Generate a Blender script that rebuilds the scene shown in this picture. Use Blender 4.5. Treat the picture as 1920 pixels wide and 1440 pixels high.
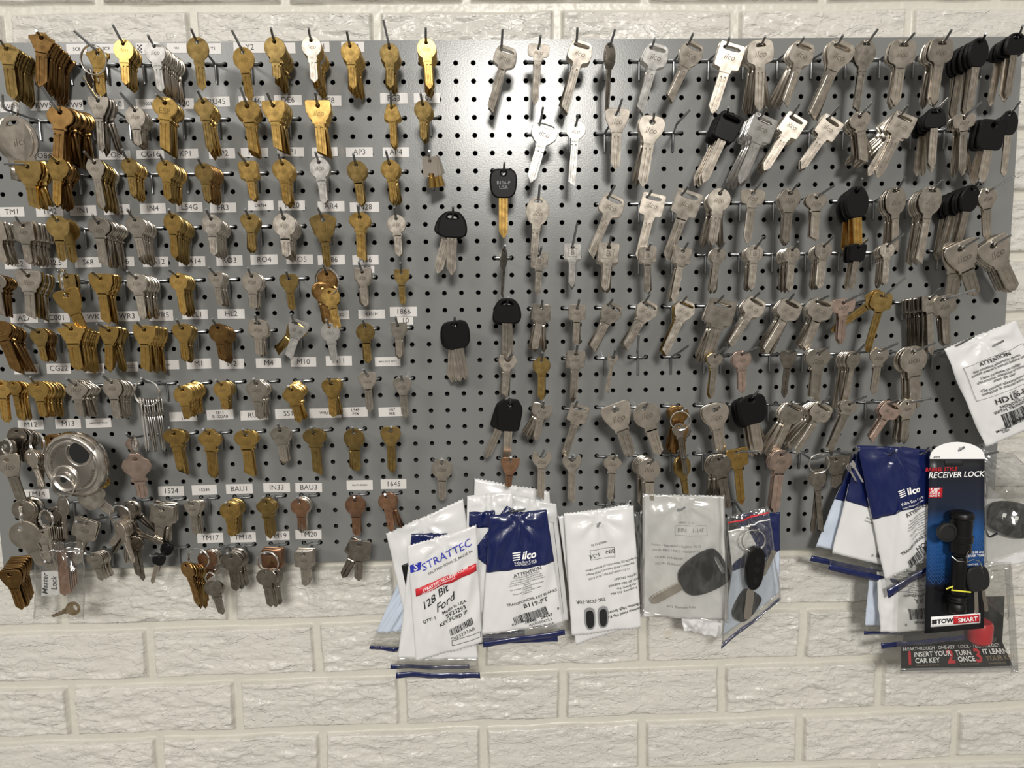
import bpy, math, random
import numpy as np
from mathutils import Vector, Matrix, geometry
random.seed(7); rng = np.random.default_rng(7)
sc = bpy.context.scene
for o in list(bpy.data.objects): bpy.data.objects.remove(o)
COL = sc.collection
IN = 0.0254
# ---------------------------------------------------------------- camera
CP = Vector((0.06902, -1.05186, -0.34926))
RV = Vector((0.99938911, -0.03056711, -0.01694305)); UV = Vector((0.02029213, 0.11281273, 0.99340904)); FV = Vector((0.02845425, 0.99314598, -0.11336408))
FPX = 1300.0
cam = bpy.data.cameras.new('camera'); camo = bpy.data.objects.new('camera', cam); COL.objects.link(camo)
camo.matrix_world = Matrix((( RV.x, UV.x, -FV.x, CP.x), (RV.y, UV.y, -FV.y, CP.y), (RV.z, UV.z, -FV.z, CP.z), (0, 0, 0, 1)))
cam.sensor_width = 36; cam.lens = FPX / 1920 * 36; cam.clip_start = .02; cam.clip_end = 30
sc.camera = camo
def un(u, v, d=0.0):
    """point on the plane d metres in front of the pegboard's face seen at photo pixel u, v"""
    r = FV + RV * ((u - 960) / FPX) - UV * ((v - 720) / FPX)
    return CP + r * ((-d - CP.y) / r.y)
# ---------------------------------------------------------------- light
sc.view_settings.view_transform = 'Standard'; sc.view_settings.look = 'None'; sc.view_settings.gamma = 1
sc.view_settings.use_curve_mapping = False; sc.view_settings.exposure = 0.0
w = bpy.data.worlds.new('room_light'); sc.world = w; w.use_nodes = True
nt = w.node_tree; bg = nt.nodes['Background']
tc = nt.nodes.new('ShaderNodeTexCoord'); sx = nt.nodes.new('ShaderNodeSeparateXYZ'); cr = nt.nodes.new('ShaderNodeValToRGB')
nt.links.new(tc.outputs['Generated'], sx.inputs[0]); nt.links.new(sx.outputs['Z'], cr.inputs[0]); nt.links.new(cr.outputs[0], bg.inputs['Color'])
mp = nt.nodes.new('ShaderNodeMapRange'); mp.inputs['From Min'].default_value = -1; mp.inputs['From Max'].default_value = 1
nt.links.new(sx.outputs['Z'], mp.inputs[0]); nt.links.new(mp.outputs[0], cr.inputs[0])
e = cr.color_ramp.elements; e[0].position = 0.0; e[0].color = (.46, .43, .38, 1); e[1].position = 1; e[1].color = (.72, .69, .63, 1)
for p_, c_ in ((.40, (.37, .345, .305, 1)), (.54, (.38, .355, .32, 1)), (.72, (.50, .48, .44, 1))):
    x = e.new(p_); x.color = c_
nz_ = nt.nodes.new('ShaderNodeTexNoise'); nz_.inputs['Scale'].default_value = 2.2; nz_.inputs['Detail'].default_value = 2; nt.links.new(tc.outputs['Generated'], nz_.inputs['Vector'])
mr_ = nt.nodes.new('ShaderNodeMapRange'); mr_.inputs['From Min'].default_value = .36; mr_.inputs['From Max'].default_value = .64; mr_.inputs['To Min'].default_value = .35; mr_.inputs['To Max'].default_value = 1.65
nt.links.new(nz_.outputs['Fac'], mr_.inputs[0]); ml_ = nt.nodes.new('ShaderNodeMath'); ml_.operation = 'MULTIPLY'; ml_.inputs[1].default_value = 0.72; nt.links.new(mr_.outputs[0], ml_.inputs[0]); nt.links.new(ml_.outputs[0], bg.inputs['Strength'])
def area(name, loc, target, sx_, sy_, energy, col):
    l = bpy.data.lights.new(name, 'AREA'); l.shape = 'RECTANGLE'; l.size = sx_; l.size_y = sy_; l.energy = energy; l.color = col
    o = bpy.data.objects.new(name, l); COL.objects.link(o); o.location = loc
    o.rotation_euler = (Vector(target) - Vector(loc)).to_track_quat('-Z', 'Y').to_euler(); return o
area('ceiling_and_fill_light', (.36, -5.0, 1.36), (.1, 0, -.45), .95, .62, 215, (1, .965, .91))
area('ceiling_and_fill_light', (-2.3, -4.2, 1.5), (0, 0, -.6), 1.2, .6, 48, (1, .965, .91))  # added fill lamp far left, put in for relief rather than a real fixture
# ---------------------------------------------------------------- materials
def mat(name, col, rough=.5, metal=0.0, noise=0, nscale=60, bump=0, bscale=400, spec=.5, coat=0):
    m = bpy.data.materials.new(name); m.use_nodes = True; t = m.node_tree; b = t.nodes['Principled BSDF']
    b.inputs['Base Color'].default_value = (*col, 1); b.inputs['Roughness'].default_value = rough; b.inputs['Metallic'].default_value = metal
    b.inputs['Specular IOR Level'].default_value = spec; b.inputs['Coat Weight'].default_value = coat
    if noise or bump:
        c = t.nodes.new('ShaderNodeTexCoord')
    if noise:
        n = t.nodes.new('ShaderNodeTexNoise'); n.inputs['Scale'].default_value = nscale; n.inputs['Detail'].default_value = 4
        g = t.nodes.new('ShaderNodeNewGeometry') if False else None
        t.links.new(c.outputs['Object'], n.inputs['Vector'])
        r = t.nodes.new('ShaderNodeValToRGB'); e = r.color_ramp.elements
        e[0].position = .3; e[1].position = .7
        e[0].color = tuple(max(0, v * (1 - noise)) for v in col) + (1,); e[1].color = tuple(min(1, v * (1 + noise * .6)) for v in col) + (1,)
        t.links.new(n.outputs['Fac'], r.inputs[0])
        # every piece of metal has aged a little differently
        oi = t.nodes.new('ShaderNodeObjectInfo'); hv = t.nodes.new('ShaderNodeHueSaturation'); ma = t.nodes.new('ShaderNodeMapRange')
        ma.inputs['To Min'].default_value = .78; ma.inputs['To Max'].default_value = 1.15
        t.links.new(oi.outputs['Random'], ma.inputs[0]); t.links.new(ma.outputs[0], hv.inputs['Value']); t.links.new(r.outputs[0], hv.inputs['Color'])
        t.links.new(hv.outputs[0], b.inputs['Base Color'])
        mr = t.nodes.new('ShaderNodeMapRange'); mr.inputs['To Min'].default_value = max(.05, rough - .1); mr.inputs['To Max'].default_value = rough + .12
        t.links.new(n.outputs['Fac'], mr.inputs[0]); t.links.new(mr.outputs[0], b.inputs['Roughness'])
    if bump:
        n2 = t.nodes.new('ShaderNodeTexNoise'); n2.inputs['Scale'].default_value = bscale; n2.inputs['Detail'].default_value = 2
        t.links.new(c.outputs['Object'], n2.inputs['Vector']); bp = t.nodes.new('ShaderNodeBump'); bp.inputs['Strength'].default_value = bump; bp.inputs['Distance'].default_value = .09 / bscale
        t.links.new(n2.outputs['Fac'], bp.inputs['Height']); t.links.new(bp.outputs[0], b.inputs['Normal'])
    return m
M = dict(
 b=mat('gold_brass', (.70, .46, .15), .27, 1, .16, 3), d=mat('dull_brass', (.46, .32, .12), .31, 1, .2, 3),
 o=mat('brown_bronze', (.33, .19, .07), .30, 1, .25, 3), n=mat('nickel', (.66, .60, .52), .29, 1, .14, 3),
 s=mat('bright_nickel', (.88, .86, .83), .30, 1, .08, 3), p=mat('rosy_nickel', (.60, .46, .39), .38, 1, .14, 3),
 g=mat('grey_steel', (.36, .325, .28), .27, 1, .2, 3), c=mat('copper_brown', (.42, .24, .15), .36, 1, .2, 3),
 k=mat('black_plastic', (.004, .004, .0045), .38, 0, spec=.28), hook=mat('zinc_wire', (.33, .34, .35), .33, 1, bump=.2, bscale=900),
 ring=mat('polished_ring', (.75, .73, .70), .18, 1), board=mat('grey_painted_steel', (.172, .176, .172), .24, 0, bump=.30, bscale=420, spec=.42),
 dark=mat('hole_shade_black', (.01, .01, .01), .9), tape=mat('white_label_tape', (.60, .58, .56), .32, 0), ink=mat('black_ink', (.012, .012, .014), .5),
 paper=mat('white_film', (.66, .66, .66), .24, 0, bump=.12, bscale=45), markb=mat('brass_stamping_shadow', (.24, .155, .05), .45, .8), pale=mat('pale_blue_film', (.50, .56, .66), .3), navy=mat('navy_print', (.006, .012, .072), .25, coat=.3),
 red=mat('red_print', (.55, .02, .03), .35), white=mat('white_print', (.85, .85, .85), .4), grey=mat('grey_print', (.25, .25, .26), .5), bluei=mat('blue_ink', (.02, .03, .35), .4),
 card=mat('black_card', (.007, .007, .0075), .35, spec=.35), fob=mat('matt_black_plastic', (.011, .0115, .012), .5, spec=.35), steel=mat('stainless_steel', (.62, .58, .53), .22, 1, .05, 8), yel=mat('yellow_tie', (.75, .7, .05), .5),
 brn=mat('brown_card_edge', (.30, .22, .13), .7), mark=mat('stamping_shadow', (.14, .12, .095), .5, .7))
def clearmat(name, tint, amount, rough=.12):
    m = bpy.data.materials.new(name); m.use_nodes = True; t = m.node_tree; t.nodes.remove(t.nodes['Principled BSDF'])
    out = t.nodes['Material Output']; a = t.nodes.new('ShaderNodeBsdfTransparent'); a.inputs[0].default_value = (*tint, 1)
    g = t.nodes.new('ShaderNodeBsdfGlossy'); g.inputs['Roughness'].default_value = rough; g.inputs[0].default_value = (.9, .9, .9, 1)
    d = t.nodes.new('ShaderNodeBsdfDiffuse'); d.inputs[0].default_value = (.7, .7, .7, 1)
    x = t.nodes.new('ShaderNodeMixShader'); y = t.nodes.new('ShaderNodeMixShader'); x.inputs[0].default_value = .10
    t.links.new(g.outputs[0], x.inputs[1]); t.links.new(d.outputs[0], x.inputs[2])
    y.inputs[0].default_value = amount; t.links.new(a.outputs[0], y.inputs[1]); t.links.new(x.outputs[0], y.inputs[2]); t.links.new(y.outputs[0], out.inputs[0])
    return m
M['clear'] = clearmat('clear_film', (.95, .95, .94), .10); M['shell'] = clearmat('clear_plastic_shell', (.95, .95, .94), .09, .06); M['haze'] = clearmat('milky_film', (.95, .95, .95), .26, .15)
# ---------------------------------------------------------------- helpers
def mk(name, verts, faces, m, parent=None, smooth=False):
    me = bpy.data.meshes.new(name); me.from_pydata([tuple(v) for v in verts], [], faces); me.update()
    return link(name, me, m, parent, smooth)
def link(name, me, m, parent=None, smooth=False):
    if m is not None and not me.materials: me.materials.append(m)
    if smooth:
        me.polygons.foreach_set('use_smooth', [True] * len(me.polygons))
        if smooth is True and len(me.polygons) < 100000: me.set_sharp_from_angle(angle=math.radians(38))
    o = bpy.data.objects.new(name, me); COL.objects.link(o)
    if parent: o.parent = parent
    return o
def thing(name, loc, label, cat, group=None):
    o = bpy.data.objects.new(name, None); COL.objects.link(o); o.location = loc; o.empty_display_size = .01
    return tag(o, label, cat, group)
def tag(o, label, cat, group=None, kind=None):
    if label: o['label'] = label
    if cat: o['category'] = cat
    if group: o['group'] = group
    if kind: o['kind'] = kind
    return o
class MB:
    def __init__(s): s.v = []; s.f = []
    def add(s, v, f):
        n = len(s.v); s.v += [tuple(p) for p in v]; s.f += [tuple(i + n for i in q) for q in f]
    def tube(s, pts, r, seg=8, closed=False, caps=True):
        pts = [Vector(p) for p in pts]; n = len(pts); V = []; up = None
        for i, p in enumerate(pts):
            a = pts[(i - 1) % n] if (i or closed) else p; b = pts[(i + 1) % n] if (i < n - 1 or closed) else p
            t = (b - a).normalized()
            if up is None: up = Vector((0, 0, 1)) if abs(t.z) < .9 else Vector((1, 0, 0))
            x = t.cross(up).normalized(); up = x.cross(t).normalized()
            for k in range(seg):
                an = 2 * math.pi * k / seg; V.append(p + x * (math.cos(an) * r) + up * (math.sin(an) * r))
        F = []
        for i in range(n if closed else n - 1):
            j = (i + 1) % n
            for k in range(seg):
                l = (k + 1) % seg; F.append((i * seg + k, i * seg + l, j * seg + l, j * seg + k))
        if not closed and caps: F += [tuple(range(seg))[::-1], tuple((n - 1) * seg + k for k in range(seg))]
        s.add(V, F)
    def lathe(s, prof, mtx, seg=32):
        V = []; F = []
        for r, z in prof:
            for k in range(seg):
                an = 2 * math.pi * k / seg; V.append(mtx @ Vector((math.cos(an) * r, math.sin(an) * r, z)))
        for i in range(len(prof) - 1):
            for k in range(seg):
                l = (k + 1) % seg; F.append((i * seg + k, i * seg + l, (i + 1) * seg + l, (i + 1) * seg + k))
        F += [tuple(range(seg))[::-1], tuple((len(prof) - 1) * seg + k for k in range(seg))]
        s.add(V, F)
    def box(s, a, b):
        x0, y0, z0 = a; x1, y1, z1 = b
        s.add([(x0, y0, z0), (x1, y0, z0), (x1, y1, z0), (x0, y1, z0), (x0, y0, z1), (x1, y0, z1), (x1, y1, z1), (x0, y1, z1)],
              [(0, 3, 2, 1), (4, 5, 6, 7), (0, 1, 5, 4), (1, 2, 6, 5), (2, 3, 7, 6), (3, 0, 4, 7)])
    def make(s, name, m, parent=None, smooth=False): return mk(name, s.v, s.f, m, parent, smooth)
def bez(a, b, c, n=5): return [a * ((1 - t) ** 2) + b * (2 * t * (1 - t)) + c * (t * t) for t in [i / n for i in range(n + 1)]]
_txt = {}
def text(s_, size=1.0, bold=.0, align='CENTER', shear=0.0):
    """flat lettering as (verts2d, faces), cap height about 0.72*size, centred"""
    k = (s_, bold, align, shear)
    if k not in _txt:
        c = bpy.data.curves.new('t', 'FONT'); c.body = s_; c.align_x = align; c.align_y = 'CENTER'; c.offset = bold; c.shear = shear; c.resolution_u = 2
        o = bpy.data.objects.new('t', c); COL.objects.link(o)
        bpy.context.view_layer.update()
        me = bpy.data.meshes.new_from_object(o.evaluated_get(bpy.context.evaluated_depsgraph_get()))
        _txt[k] = ([(v.co.x, v.co.y) for v in me.vertices], [tuple(p.vertices) for p in me.polygons])
        bpy.data.objects.remove(o); bpy.data.curves.remove(c); bpy.data.meshes.remove(me)
    V, F = _txt[k]
    return [(x * size, y * size) for x, y in V], F
def plate(outline, holes, t, bev, closed_back=True):
    """flat plate in x,z with bevelled rim, thickness along y, centred; returns verts, faces"""
    def off(poly, d):
        n = len(poly); out = []
        for i in range(n):
            a = Vector(poly[i - 1]); b = Vector(poly[i]); c = Vector(poly[(i + 1) % n])
            e1 = (b - a); e2 = (c - b)
            if e1.length < 1e-9 or e2.length < 1e-9: out.append(tuple(b)); continue
            n1 = Vector((-e1.y, e1.x)).normalized(); n2 = Vector((-e2.y, e2.x)).normalized(); nn = (n1 + n2)
            if nn.length < 1e-6: nn = n1
            nn.normalize(); out.append(tuple(b + nn * d))
        return out
    def area_(p): return sum(p[i - 1][0] * p[i][1] - p[i][0] * p[i - 1][1] for i in range(len(p))) / 2
    if area_(outline) < 0: outline = outline[::-1]
    hs = [h if area_(h) < 0 else h[::-1] for h in holes]
    loops = [outline] + hs; V = []; F = []; h2 = t / 2
    ins = [off(l, bev) for l in loops]
    flat = [p for l in ins for p in l]
    tess = geometry.tessellate_polygon([[Vector((x, z, 0)) for x, z in l] for l in ins])
    base = 0; starts = []
    N = len(flat)
    V += [(x, -h2, z) for x, z in flat]; V += [(x, h2, z) for x, z in flat]
    fo = [p for l in loops for p in l]
    V += [(x, -h2 + bev, z) for x, z in fo]; V += [(x, h2 - bev, z) for x, z in fo]
    for tr in tess:
        a, b, c = tr; ax, az = flat[a]; bx, bz = flat[b]; cx, cz = flat[c]
        if (bx - ax) * (cz - az) - (cx - ax) * (bz - az) < 0: a, b, c = c, b, a
        F.append((a, b, c)); F.append((N + c, N + b, N + a))
    k = 0
    for l in loops:
        n = len(l)
        for i in range(n):
            j = (i + 1) % n; p, q = k + i, k + j
            F += [(q, p, 2 * N + p, 2 * N + q), (2 * N + q, 2 * N + p, 3 * N + p, 3 * N + q), (3 * N + q, 3 * N + p, N + p, N + q)]
        k += n
    return V, F
def chaikin(p, it=2, q=.25):
    if it == 1 and q == .25: q = .15
    for _ in range(it):
        o = []
        for i in range(len(p)):
            a = p[i]; b = p[(i + 1) % len(p)]
            o += [(a[0] * (1 - q) + b[0] * q, a[1] * (1 - q) + b[1] * q), (a[0] * q + b[0] * (1 - q), a[1] * q + b[1] * (1 - q))]
        p = o
    return p
def circ(cx, cz, rx, rz=None, n=14): return [(cx + math.cos(2 * math.pi * i / n) * rx, cz + math.sin(2 * math.pi * i / n) * (rz or rx)) for i in range(n)]

# ---------------------------------------------------------------- wall of painted brick (true relief)
def vnoise(shape, cells, seed):
    r = np.random.default_rng(seed); cy, cx = cells; g = r.random((cy + 3, cx + 3))
    y = np.linspace(0, cy, shape[0]); x = np.linspace(0, cx, shape[1]); yi = y.astype(int); xi = x.astype(int)
    fy = (y - yi); fx = (x - xi); fy = (fy * fy * (3 - 2 * fy))[:, None]; fx = (fx * fx * (3 - 2 * fx))[None]
    a = g[yi][:, xi]; b = g[yi][:, xi + 1]; c = g[yi + 1][:, xi]; d = g[yi + 1][:, xi + 1]
    return a * (1 - fy) * (1 - fx) + b * (1 - fy) * fx + c * fy * (1 - fx) + d * fy * fx
X0, X1, Z0, Z1 = -1.45, 1.50, -1.45, .62; ST = .0020
nx = int((X1 - X0) / ST) + 1; nz = int((Z1 - Z0) / ST) + 1
xs = np.linspace(X0, X1, nx); zs = np.linspace(Z0, Z1, nz); sh = (nz, nx); XX, ZZ = np.meshgrid(xs, zs)
wob = (vnoise(sh, (72, 49), 1) - .5) * .0035; wob2 = (vnoise(sh, (48, 74), 2) - .5) * .0035
PZ, PX = .0937, .2655; MT = .0085
zk = (.0785 + MT - (ZZ + wob)) / PZ            # 0 at the joint under row 0
kk = np.floor(zk); dz = np.minimum(zk - kk, 1 - (zk - kk)) * PZ
par = np.where(kk <= 4, (kk + 1) % 2, kk % 2)   # row 0 lies above z=.087
xo = np.where(par == 0, .0425, .0425 + PX / 2); xk = (XX + wob2 - xo) / PX; fx_ = xk - np.floor(xk); dx = np.minimum(fx_, 1 - fx_) * PX
dd = np.minimum(dz, dx)
prof = np.clip((dd - MT * .75) / .0032, 0, 1); prof = prof * prof * (3 - 2 * prof)
H = prof * .0072
n1 = vnoise(sh, (205, 111), 3) * .6 + vnoise(sh, (410, 233), 4) * .3 + vnoise(sh, (845, 515), 41) * .1
n2 = vnoise(sh, (145, 62), 5) * .55 + vnoise(sh, (313, 160), 6) * .3 + vnoise(sh, (722, 466), 61) * .15
patch = np.clip(vnoise(sh, (29, 20), 7) * 1.6 + .05, .25, 1)
for n_, lv, am in ((n1, .42, .0009), (n1, .52, .0010), (n1, .62, .0009), (n2, .45, .0009), (n2, .56, .0009)):
    H += prof * patch * am * np.clip((n_ - lv) / .018, 0, 1)
H += (vnoise(sh, (960, 1350), 8) - .5) * .0005 + (vnoise(sh, (360, 490), 9) - .5) * .0007 + (vnoise(sh, (36, 49), 10) - .5) * .0012
WY = .0265
co = np.stack([XX, WY - H + .003, ZZ], -1).reshape(-1, 3)
idx = np.arange(nx * nz).reshape(nz, nx)
q = np.stack([idx[:-1, :-1], idx[:-1, 1:], idx[1:, 1:], idx[1:, :-1]], -1).reshape(-1, 4)
me = bpy.data.meshes.new('wall_back'); me.vertices.add(len(co)); me.vertices.foreach_set('co', co.ravel().astype(np.float32))
me.loops.add(q.size); me.loops.foreach_set('vertex_index', q.ravel().astype(np.int32)); me.polygons.add(len(q))
me.polygons.foreach_set('loop_start', np.arange(0, q.size, 4, dtype=np.int32)); me.polygons.foreach_set('loop_total', np.full(len(q), 4, np.int32))
me.update(calc_edges=True)
at_ = me.attributes.new('brick_face', 'FLOAT', 'POINT'); at_.data.foreach_set('value', prof.ravel().astype(np.float32))
bm_ = mat('cream_painted_brick', (.62, .585, .52), .36, 0, spec=.5)
t = bm_.node_tree; b = t.nodes['Principled BSDF']; tcw = t.nodes.new('ShaderNodeTexCoord')
n = t.nodes.new('ShaderNodeTexNoise'); n.inputs['Scale'].default_value = 3; n.inputs['Detail'].default_value = 5; t.links.new(tcw.outputs['Object'], n.inputs['Vector'])
r = t.nodes.new('ShaderNodeValToRGB'); r.color_ramp.elements[0].position = .35; r.color_ramp.elements[1].position = .65
r.color_ramp.elements[0].color = (.545, .53, .49, 1); r.color_ramp.elements[1].color = (.585, .56, .515, 1); t.links.new(n.outputs['Fac'], r.inputs[0])
n3 = t.nodes.new('ShaderNodeTexNoise'); n3.inputs['Scale'].default_value = 14; n3.inputs['Detail'].default_value = 3; t.links.new(tcw.outputs['Object'], n3.inputs['Vector'])
r3 = t.nodes.new('ShaderNodeValToRGB'); r3.color_ramp.elements[0].position = .73; r3.color_ramp.elements[1].position = .80
r3.color_ramp.elements[0].color = (0, 0, 0, 1); r3.color_ramp.elements[1].color = (1, 1, 1, 1); t.links.new(n3.outputs['Fac'], r3.inputs[0])
mx = t.nodes.new('ShaderNodeMix'); mx.data_type = 'RGBA'; mx.inputs['B'].default_value = (.50, .45, .36, 1)
t.links.new(r3.outputs[0], mx.inputs['Factor']); t.links.new(r.outputs[0], mx.inputs['A']); t.links.new(mx.outputs['Result'], b.inputs['Base Color'])
n4 = t.nodes.new('ShaderNodeTexNoise'); n4.inputs['Scale'].default_value = 260; n4.inputs['Detail'].default_value = 3; t.links.new(tcw.outputs['Object'], n4.inputs['Vector'])
bp = t.nodes.new('ShaderNodeBump'); bp.inputs['Strength'].default_value = .35; bp.inputs['Distance'].default_value = .0006
t.links.new(n4.outputs['Fac'], bp.inputs['Height'])
# thin cracks and lifted edges in the old paint
prev = bp; atn = t.nodes.new('ShaderNodeAttribute'); atn.attribute_name = 'brick_face'
for sc_, lv_, dst_, w4 in ((.8, .50, .0016, 1.0), (.8, .60, .0014, 1.0), (1.3, .47, .0010, 7.0), (1.3, .56, .0010, 7.0)):
    mpn = t.nodes.new('ShaderNodeMapping'); mpn.inputs['Scale'].default_value = (20 * sc_, 8, 52 * sc_); mpn.inputs['Location'].default_value = (w4, w4, 0); t.links.new(tcw.outputs['Object'], mpn.inputs['Vector'])
    nn = t.nodes.new('ShaderNodeTexNoise'); nn.inputs['Scale'].default_value = 1; nn.inputs['Detail'].default_value = 4; nn.inputs['Roughness'].default_value = .5; nn.inputs['Distortion'].default_value = .3; t.links.new(mpn.outputs[0], nn.inputs['Vector'])
    mm_ = t.nodes.new('ShaderNodeMapRange'); mm_.inputs['From Min'].default_value = lv_; mm_.inputs['From Max'].default_value = lv_ + .022; mm_.interpolation_type = 'SMOOTHSTEP'; t.links.new(nn.outputs['Fac'], mm_.inputs[0])
    mu_ = t.nodes.new('ShaderNodeMath'); mu_.operation = 'MULTIPLY'; t.links.new(mm_.outputs[0], mu_.inputs[0]); t.links.new(atn.outputs['Fac'], mu_.inputs[1])
    b2 = t.nodes.new('ShaderNodeBump'); b2.inputs['Strength'].default_value = .55; b2.inputs['Distance'].default_value = dst_; t.links.new(mu_.outputs[0], b2.inputs['Height']); t.links.new(prev.outputs[0], b2.inputs['Normal']); prev = b2
mt2 = t.nodes.new('ShaderNodeMix'); mt2.data_type = 'RGBA'; mt2.inputs['A'].default_value = (.555, .535, .475, 1); t.links.new(atn.outputs['Fac'], mt2.inputs['Factor']); t.links.new(mx.outputs['Result'], mt2.inputs['B']); t.links.new(mt2.outputs['Result'], b.inputs['Base Color'])
t.links.new(prev.outputs[0], b.inputs['Normal'])
tag(link('wall_back', me, bm_, None, True), 'cream painted brick wall with flaked uneven paint behind the pegboard', None, kind='structure')
# ---------------------------------------------------------------- pegboard
bd = MB(); HR = .0034; seg = 16
def cellf(cx, cz, hx0, hx1, hz0, hz1, hole=True, hr=HR):
    if not hole:
        bd.add([(hx0, 0, hz0), (hx1, 0, hz0), (hx1, 0, hz1), (hx0, 0, hz1)], [(0, 1, 2, 3)]); return
    V = []; F = []
    for k in range(seg):
        a = 2 * math.pi * (k + .5) / seg; c, s_ = math.cos(a), math.sin(a); m_ = max(abs(c), abs(s_))
        ox = c / m_; oz = s_ / m_
        if k in (1, 5, 9, 13): pass
        V.append((cx + (ox * (hx1 - cx) if ox > 0 else -ox * (hx0 - cx)), 0, cz + (oz * (hz1 - cz) if oz > 0 else -oz * (hz0 - cz))))
    for k in range(seg):
        a = 2 * math.pi * (k + .5) / seg; V.append((cx + math.cos(a) * (hr + .0004), 0, cz + math.sin(a) * (hr + .0004)))
    for k in range(seg):
        a = 2 * math.pi * (k + .5) / seg; V.append((cx + math.cos(a) * hr, .0005, cz + math.sin(a) * hr))
    for k in range(seg):
        a = 2 * math.pi * (k + .5) / seg; V.append((cx + math.cos(a) * hr, .0018, cz + math.sin(a) * hr))
    n0 = len(V); corners = [(hx1, 0, hz1), (hx0, 0, hz1), (hx0, 0, hz0), (hx1, 0, hz0)]; V += corners
    for k in range(seg):
        l = (k + 1) % seg
        if k in (1, 5, 9, 13):   # edge that passes the square's corner
            F.append((seg + k, k, n0 + (k - 1) // 4, l, seg + l))
        else: F.append((seg + k, k, l, seg + l))
        F += [(2 * seg + k, seg + k, seg + l, 2 * seg + l), (3 * seg + k, 2 * seg + k, 2 * seg + l, 3 * seg + l)]
    bd.add(V, F)
BX0, BX1, BZ0, BZ1 = -27.1 * IN, 34.0 * IN, -29.25 * IN, 1.25 * IN
for c in range(-26, 33):
    for r_ in range(0, 29):
        cx, cz = c * IN, -r_ * IN
        cellf(cx, cz, BX0 if c == -26 else cx - IN / 2, cx + IN / 2, BZ0 if r_ == 28 else cz - IN / 2, BZ1 if r_ == 0 else cz + IN / 2)
xe = 32.5 * IN
for r_ in range(-1, 29):
    z1_ = BZ1 if r_ == -1 else -r_ * IN + IN / 2; z0_ = (-r_ * IN - IN / 2) if r_ < 28 else BZ0
    if r_ == -1: z0_ = IN / 2
    cellf(33.35 * IN, (z0_ + z1_) / 2, xe, BX1, z0_, z1_, r_ in (-1, 14), .0045)
def rim(a, b):
    bd.add([a, b, (b[0], .0165, b[2]), (a[0], .0165, a[2])], [(0, 1, 2, 3)])
cs = [(BX0, 0, BZ0), (BX1, 0, BZ0), (BX1, 0, BZ1), (BX0, 0, BZ1)]
for i in range(4): rim(cs[i], cs[(i + 1) % 4])
brd = bd.make('pegboard', M['board']); tag(brd, 'large grey steel pegboard full of round holes, screwed to the brick wall', 'pegboard')
bk = MB(); bk.box((BX0 + .002, .0150, BZ0 + .002), (BX1 - .002, .0155, BZ1 - .002)); bk.make('hole_shade_sheet', M['dark'], brd)  # added black sheet, stands in for the shade seen through the holes
# ---------------------------------------------------------------- label tapes
LAB = """SC8,125,82,163,103,s|SC9,181,82,217,101,s|Y54,313,81,350,100,t|Y1,385,81,415,102,s|Y2,438,78,499,100|Y6,505,80,554,101,r|Y11,580,78,618,98|Y12,640,78,683,98|KW1M,0,190,36,211|KW5,57,188,108,208|KW9,123,187,156,208|KW10,185,186,233,206|1003M,255,185,306,205,s|RU20,314,184,364,205|RU45,382,181,431,201|RU46,448,180,497,200|DE6,514,178,566,198|DE8,590,179,640,199|PG3,713,174,764,195|103,776,174,825,194|CO87,51,284,105,301|CO88,106,282,162,299|CO89,186,282,245,300|CG16,256,281,308,298|KP1,325,279,372,298|KP2,392,278,441,298|KP9,452,277,503,295|AP1,520,276,570,294|AP2,585,276,633,294|AP3,649,276,699,295|AP4,718,276,767,295|TM1,0,388,46,407|TM2,68,386,119,407|IN1,131,385,181,405|IN2,195,383,244,403|IN4,263,381,311,401|L54G,331,379,380,398|FR3,394,380,443,399|D8784,465,376,513,395,s|Y220,522,376,572,395|AR4,596,377,646,397|IN28,656,379,711,398|S22,9,486,59,505|S22.5,76,483,126,503|S68,141,482,190,502|NA6,205,481,252,500|NA12,268,481,316,501|NA14,335,480,385,500|RO3,406,478,455,499|RO4,470,477,521,497|RO5,537,477,587,496|H86,596,478,647,497|H66,661,478,710,497|97,675,498,702,512|A27,20,588,71,606|C001,83,587,131,605|WK1,153,585,205,604|WR3,215,583,262,603|WR5,280,580,325,602|ELL1,342,580,390,599|HL2,408,579,459,598|01122C,610,582,655,599,s|K101H,672,580,722,598,s|1866,731,575,782,594|10,745,594,775,609|B5,27,683,74,702|CG22,88,681,133,701|1096B,160,681,196,700,s|1122C,226,678,259,697,s|C LOCK,285,675,336,693,t|M1,350,672,396,692|M2,412,672,458,692|M4,480,671,528,690|M10,545,669,593,688|M11,611,667,660,686|MAILBOX KEYS,703,669,751,687,t|M12,34,787,82,806|M13,104,785,152,804|AMERICAN POLK,161,784,209,802,t|T;14,318,772,370,790,s|SE11;R1022AB,388,768,438,787,2|RU5,451,769,503,788|SS1,516,766,567,785|WR12,580,765,640,784,s|L54F;PE4,643,763,690,782,2|Y87;98R,710,763,760,781,2|TM14,44,917,93,936|1524,297,911,345,930|1524R,360,909,407,928,s|BAU1,424,907,474,926|IN33,494,905,544,923|BAU3,554,905,604,923|1641THERMO,650,900,699,919,t|1645,714,898,762,917|TM17,370,999,419,1018|TM18,432,998,480,1017|TM19,500,996,543,1013|TM20,554,993,603,1011"""
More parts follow.
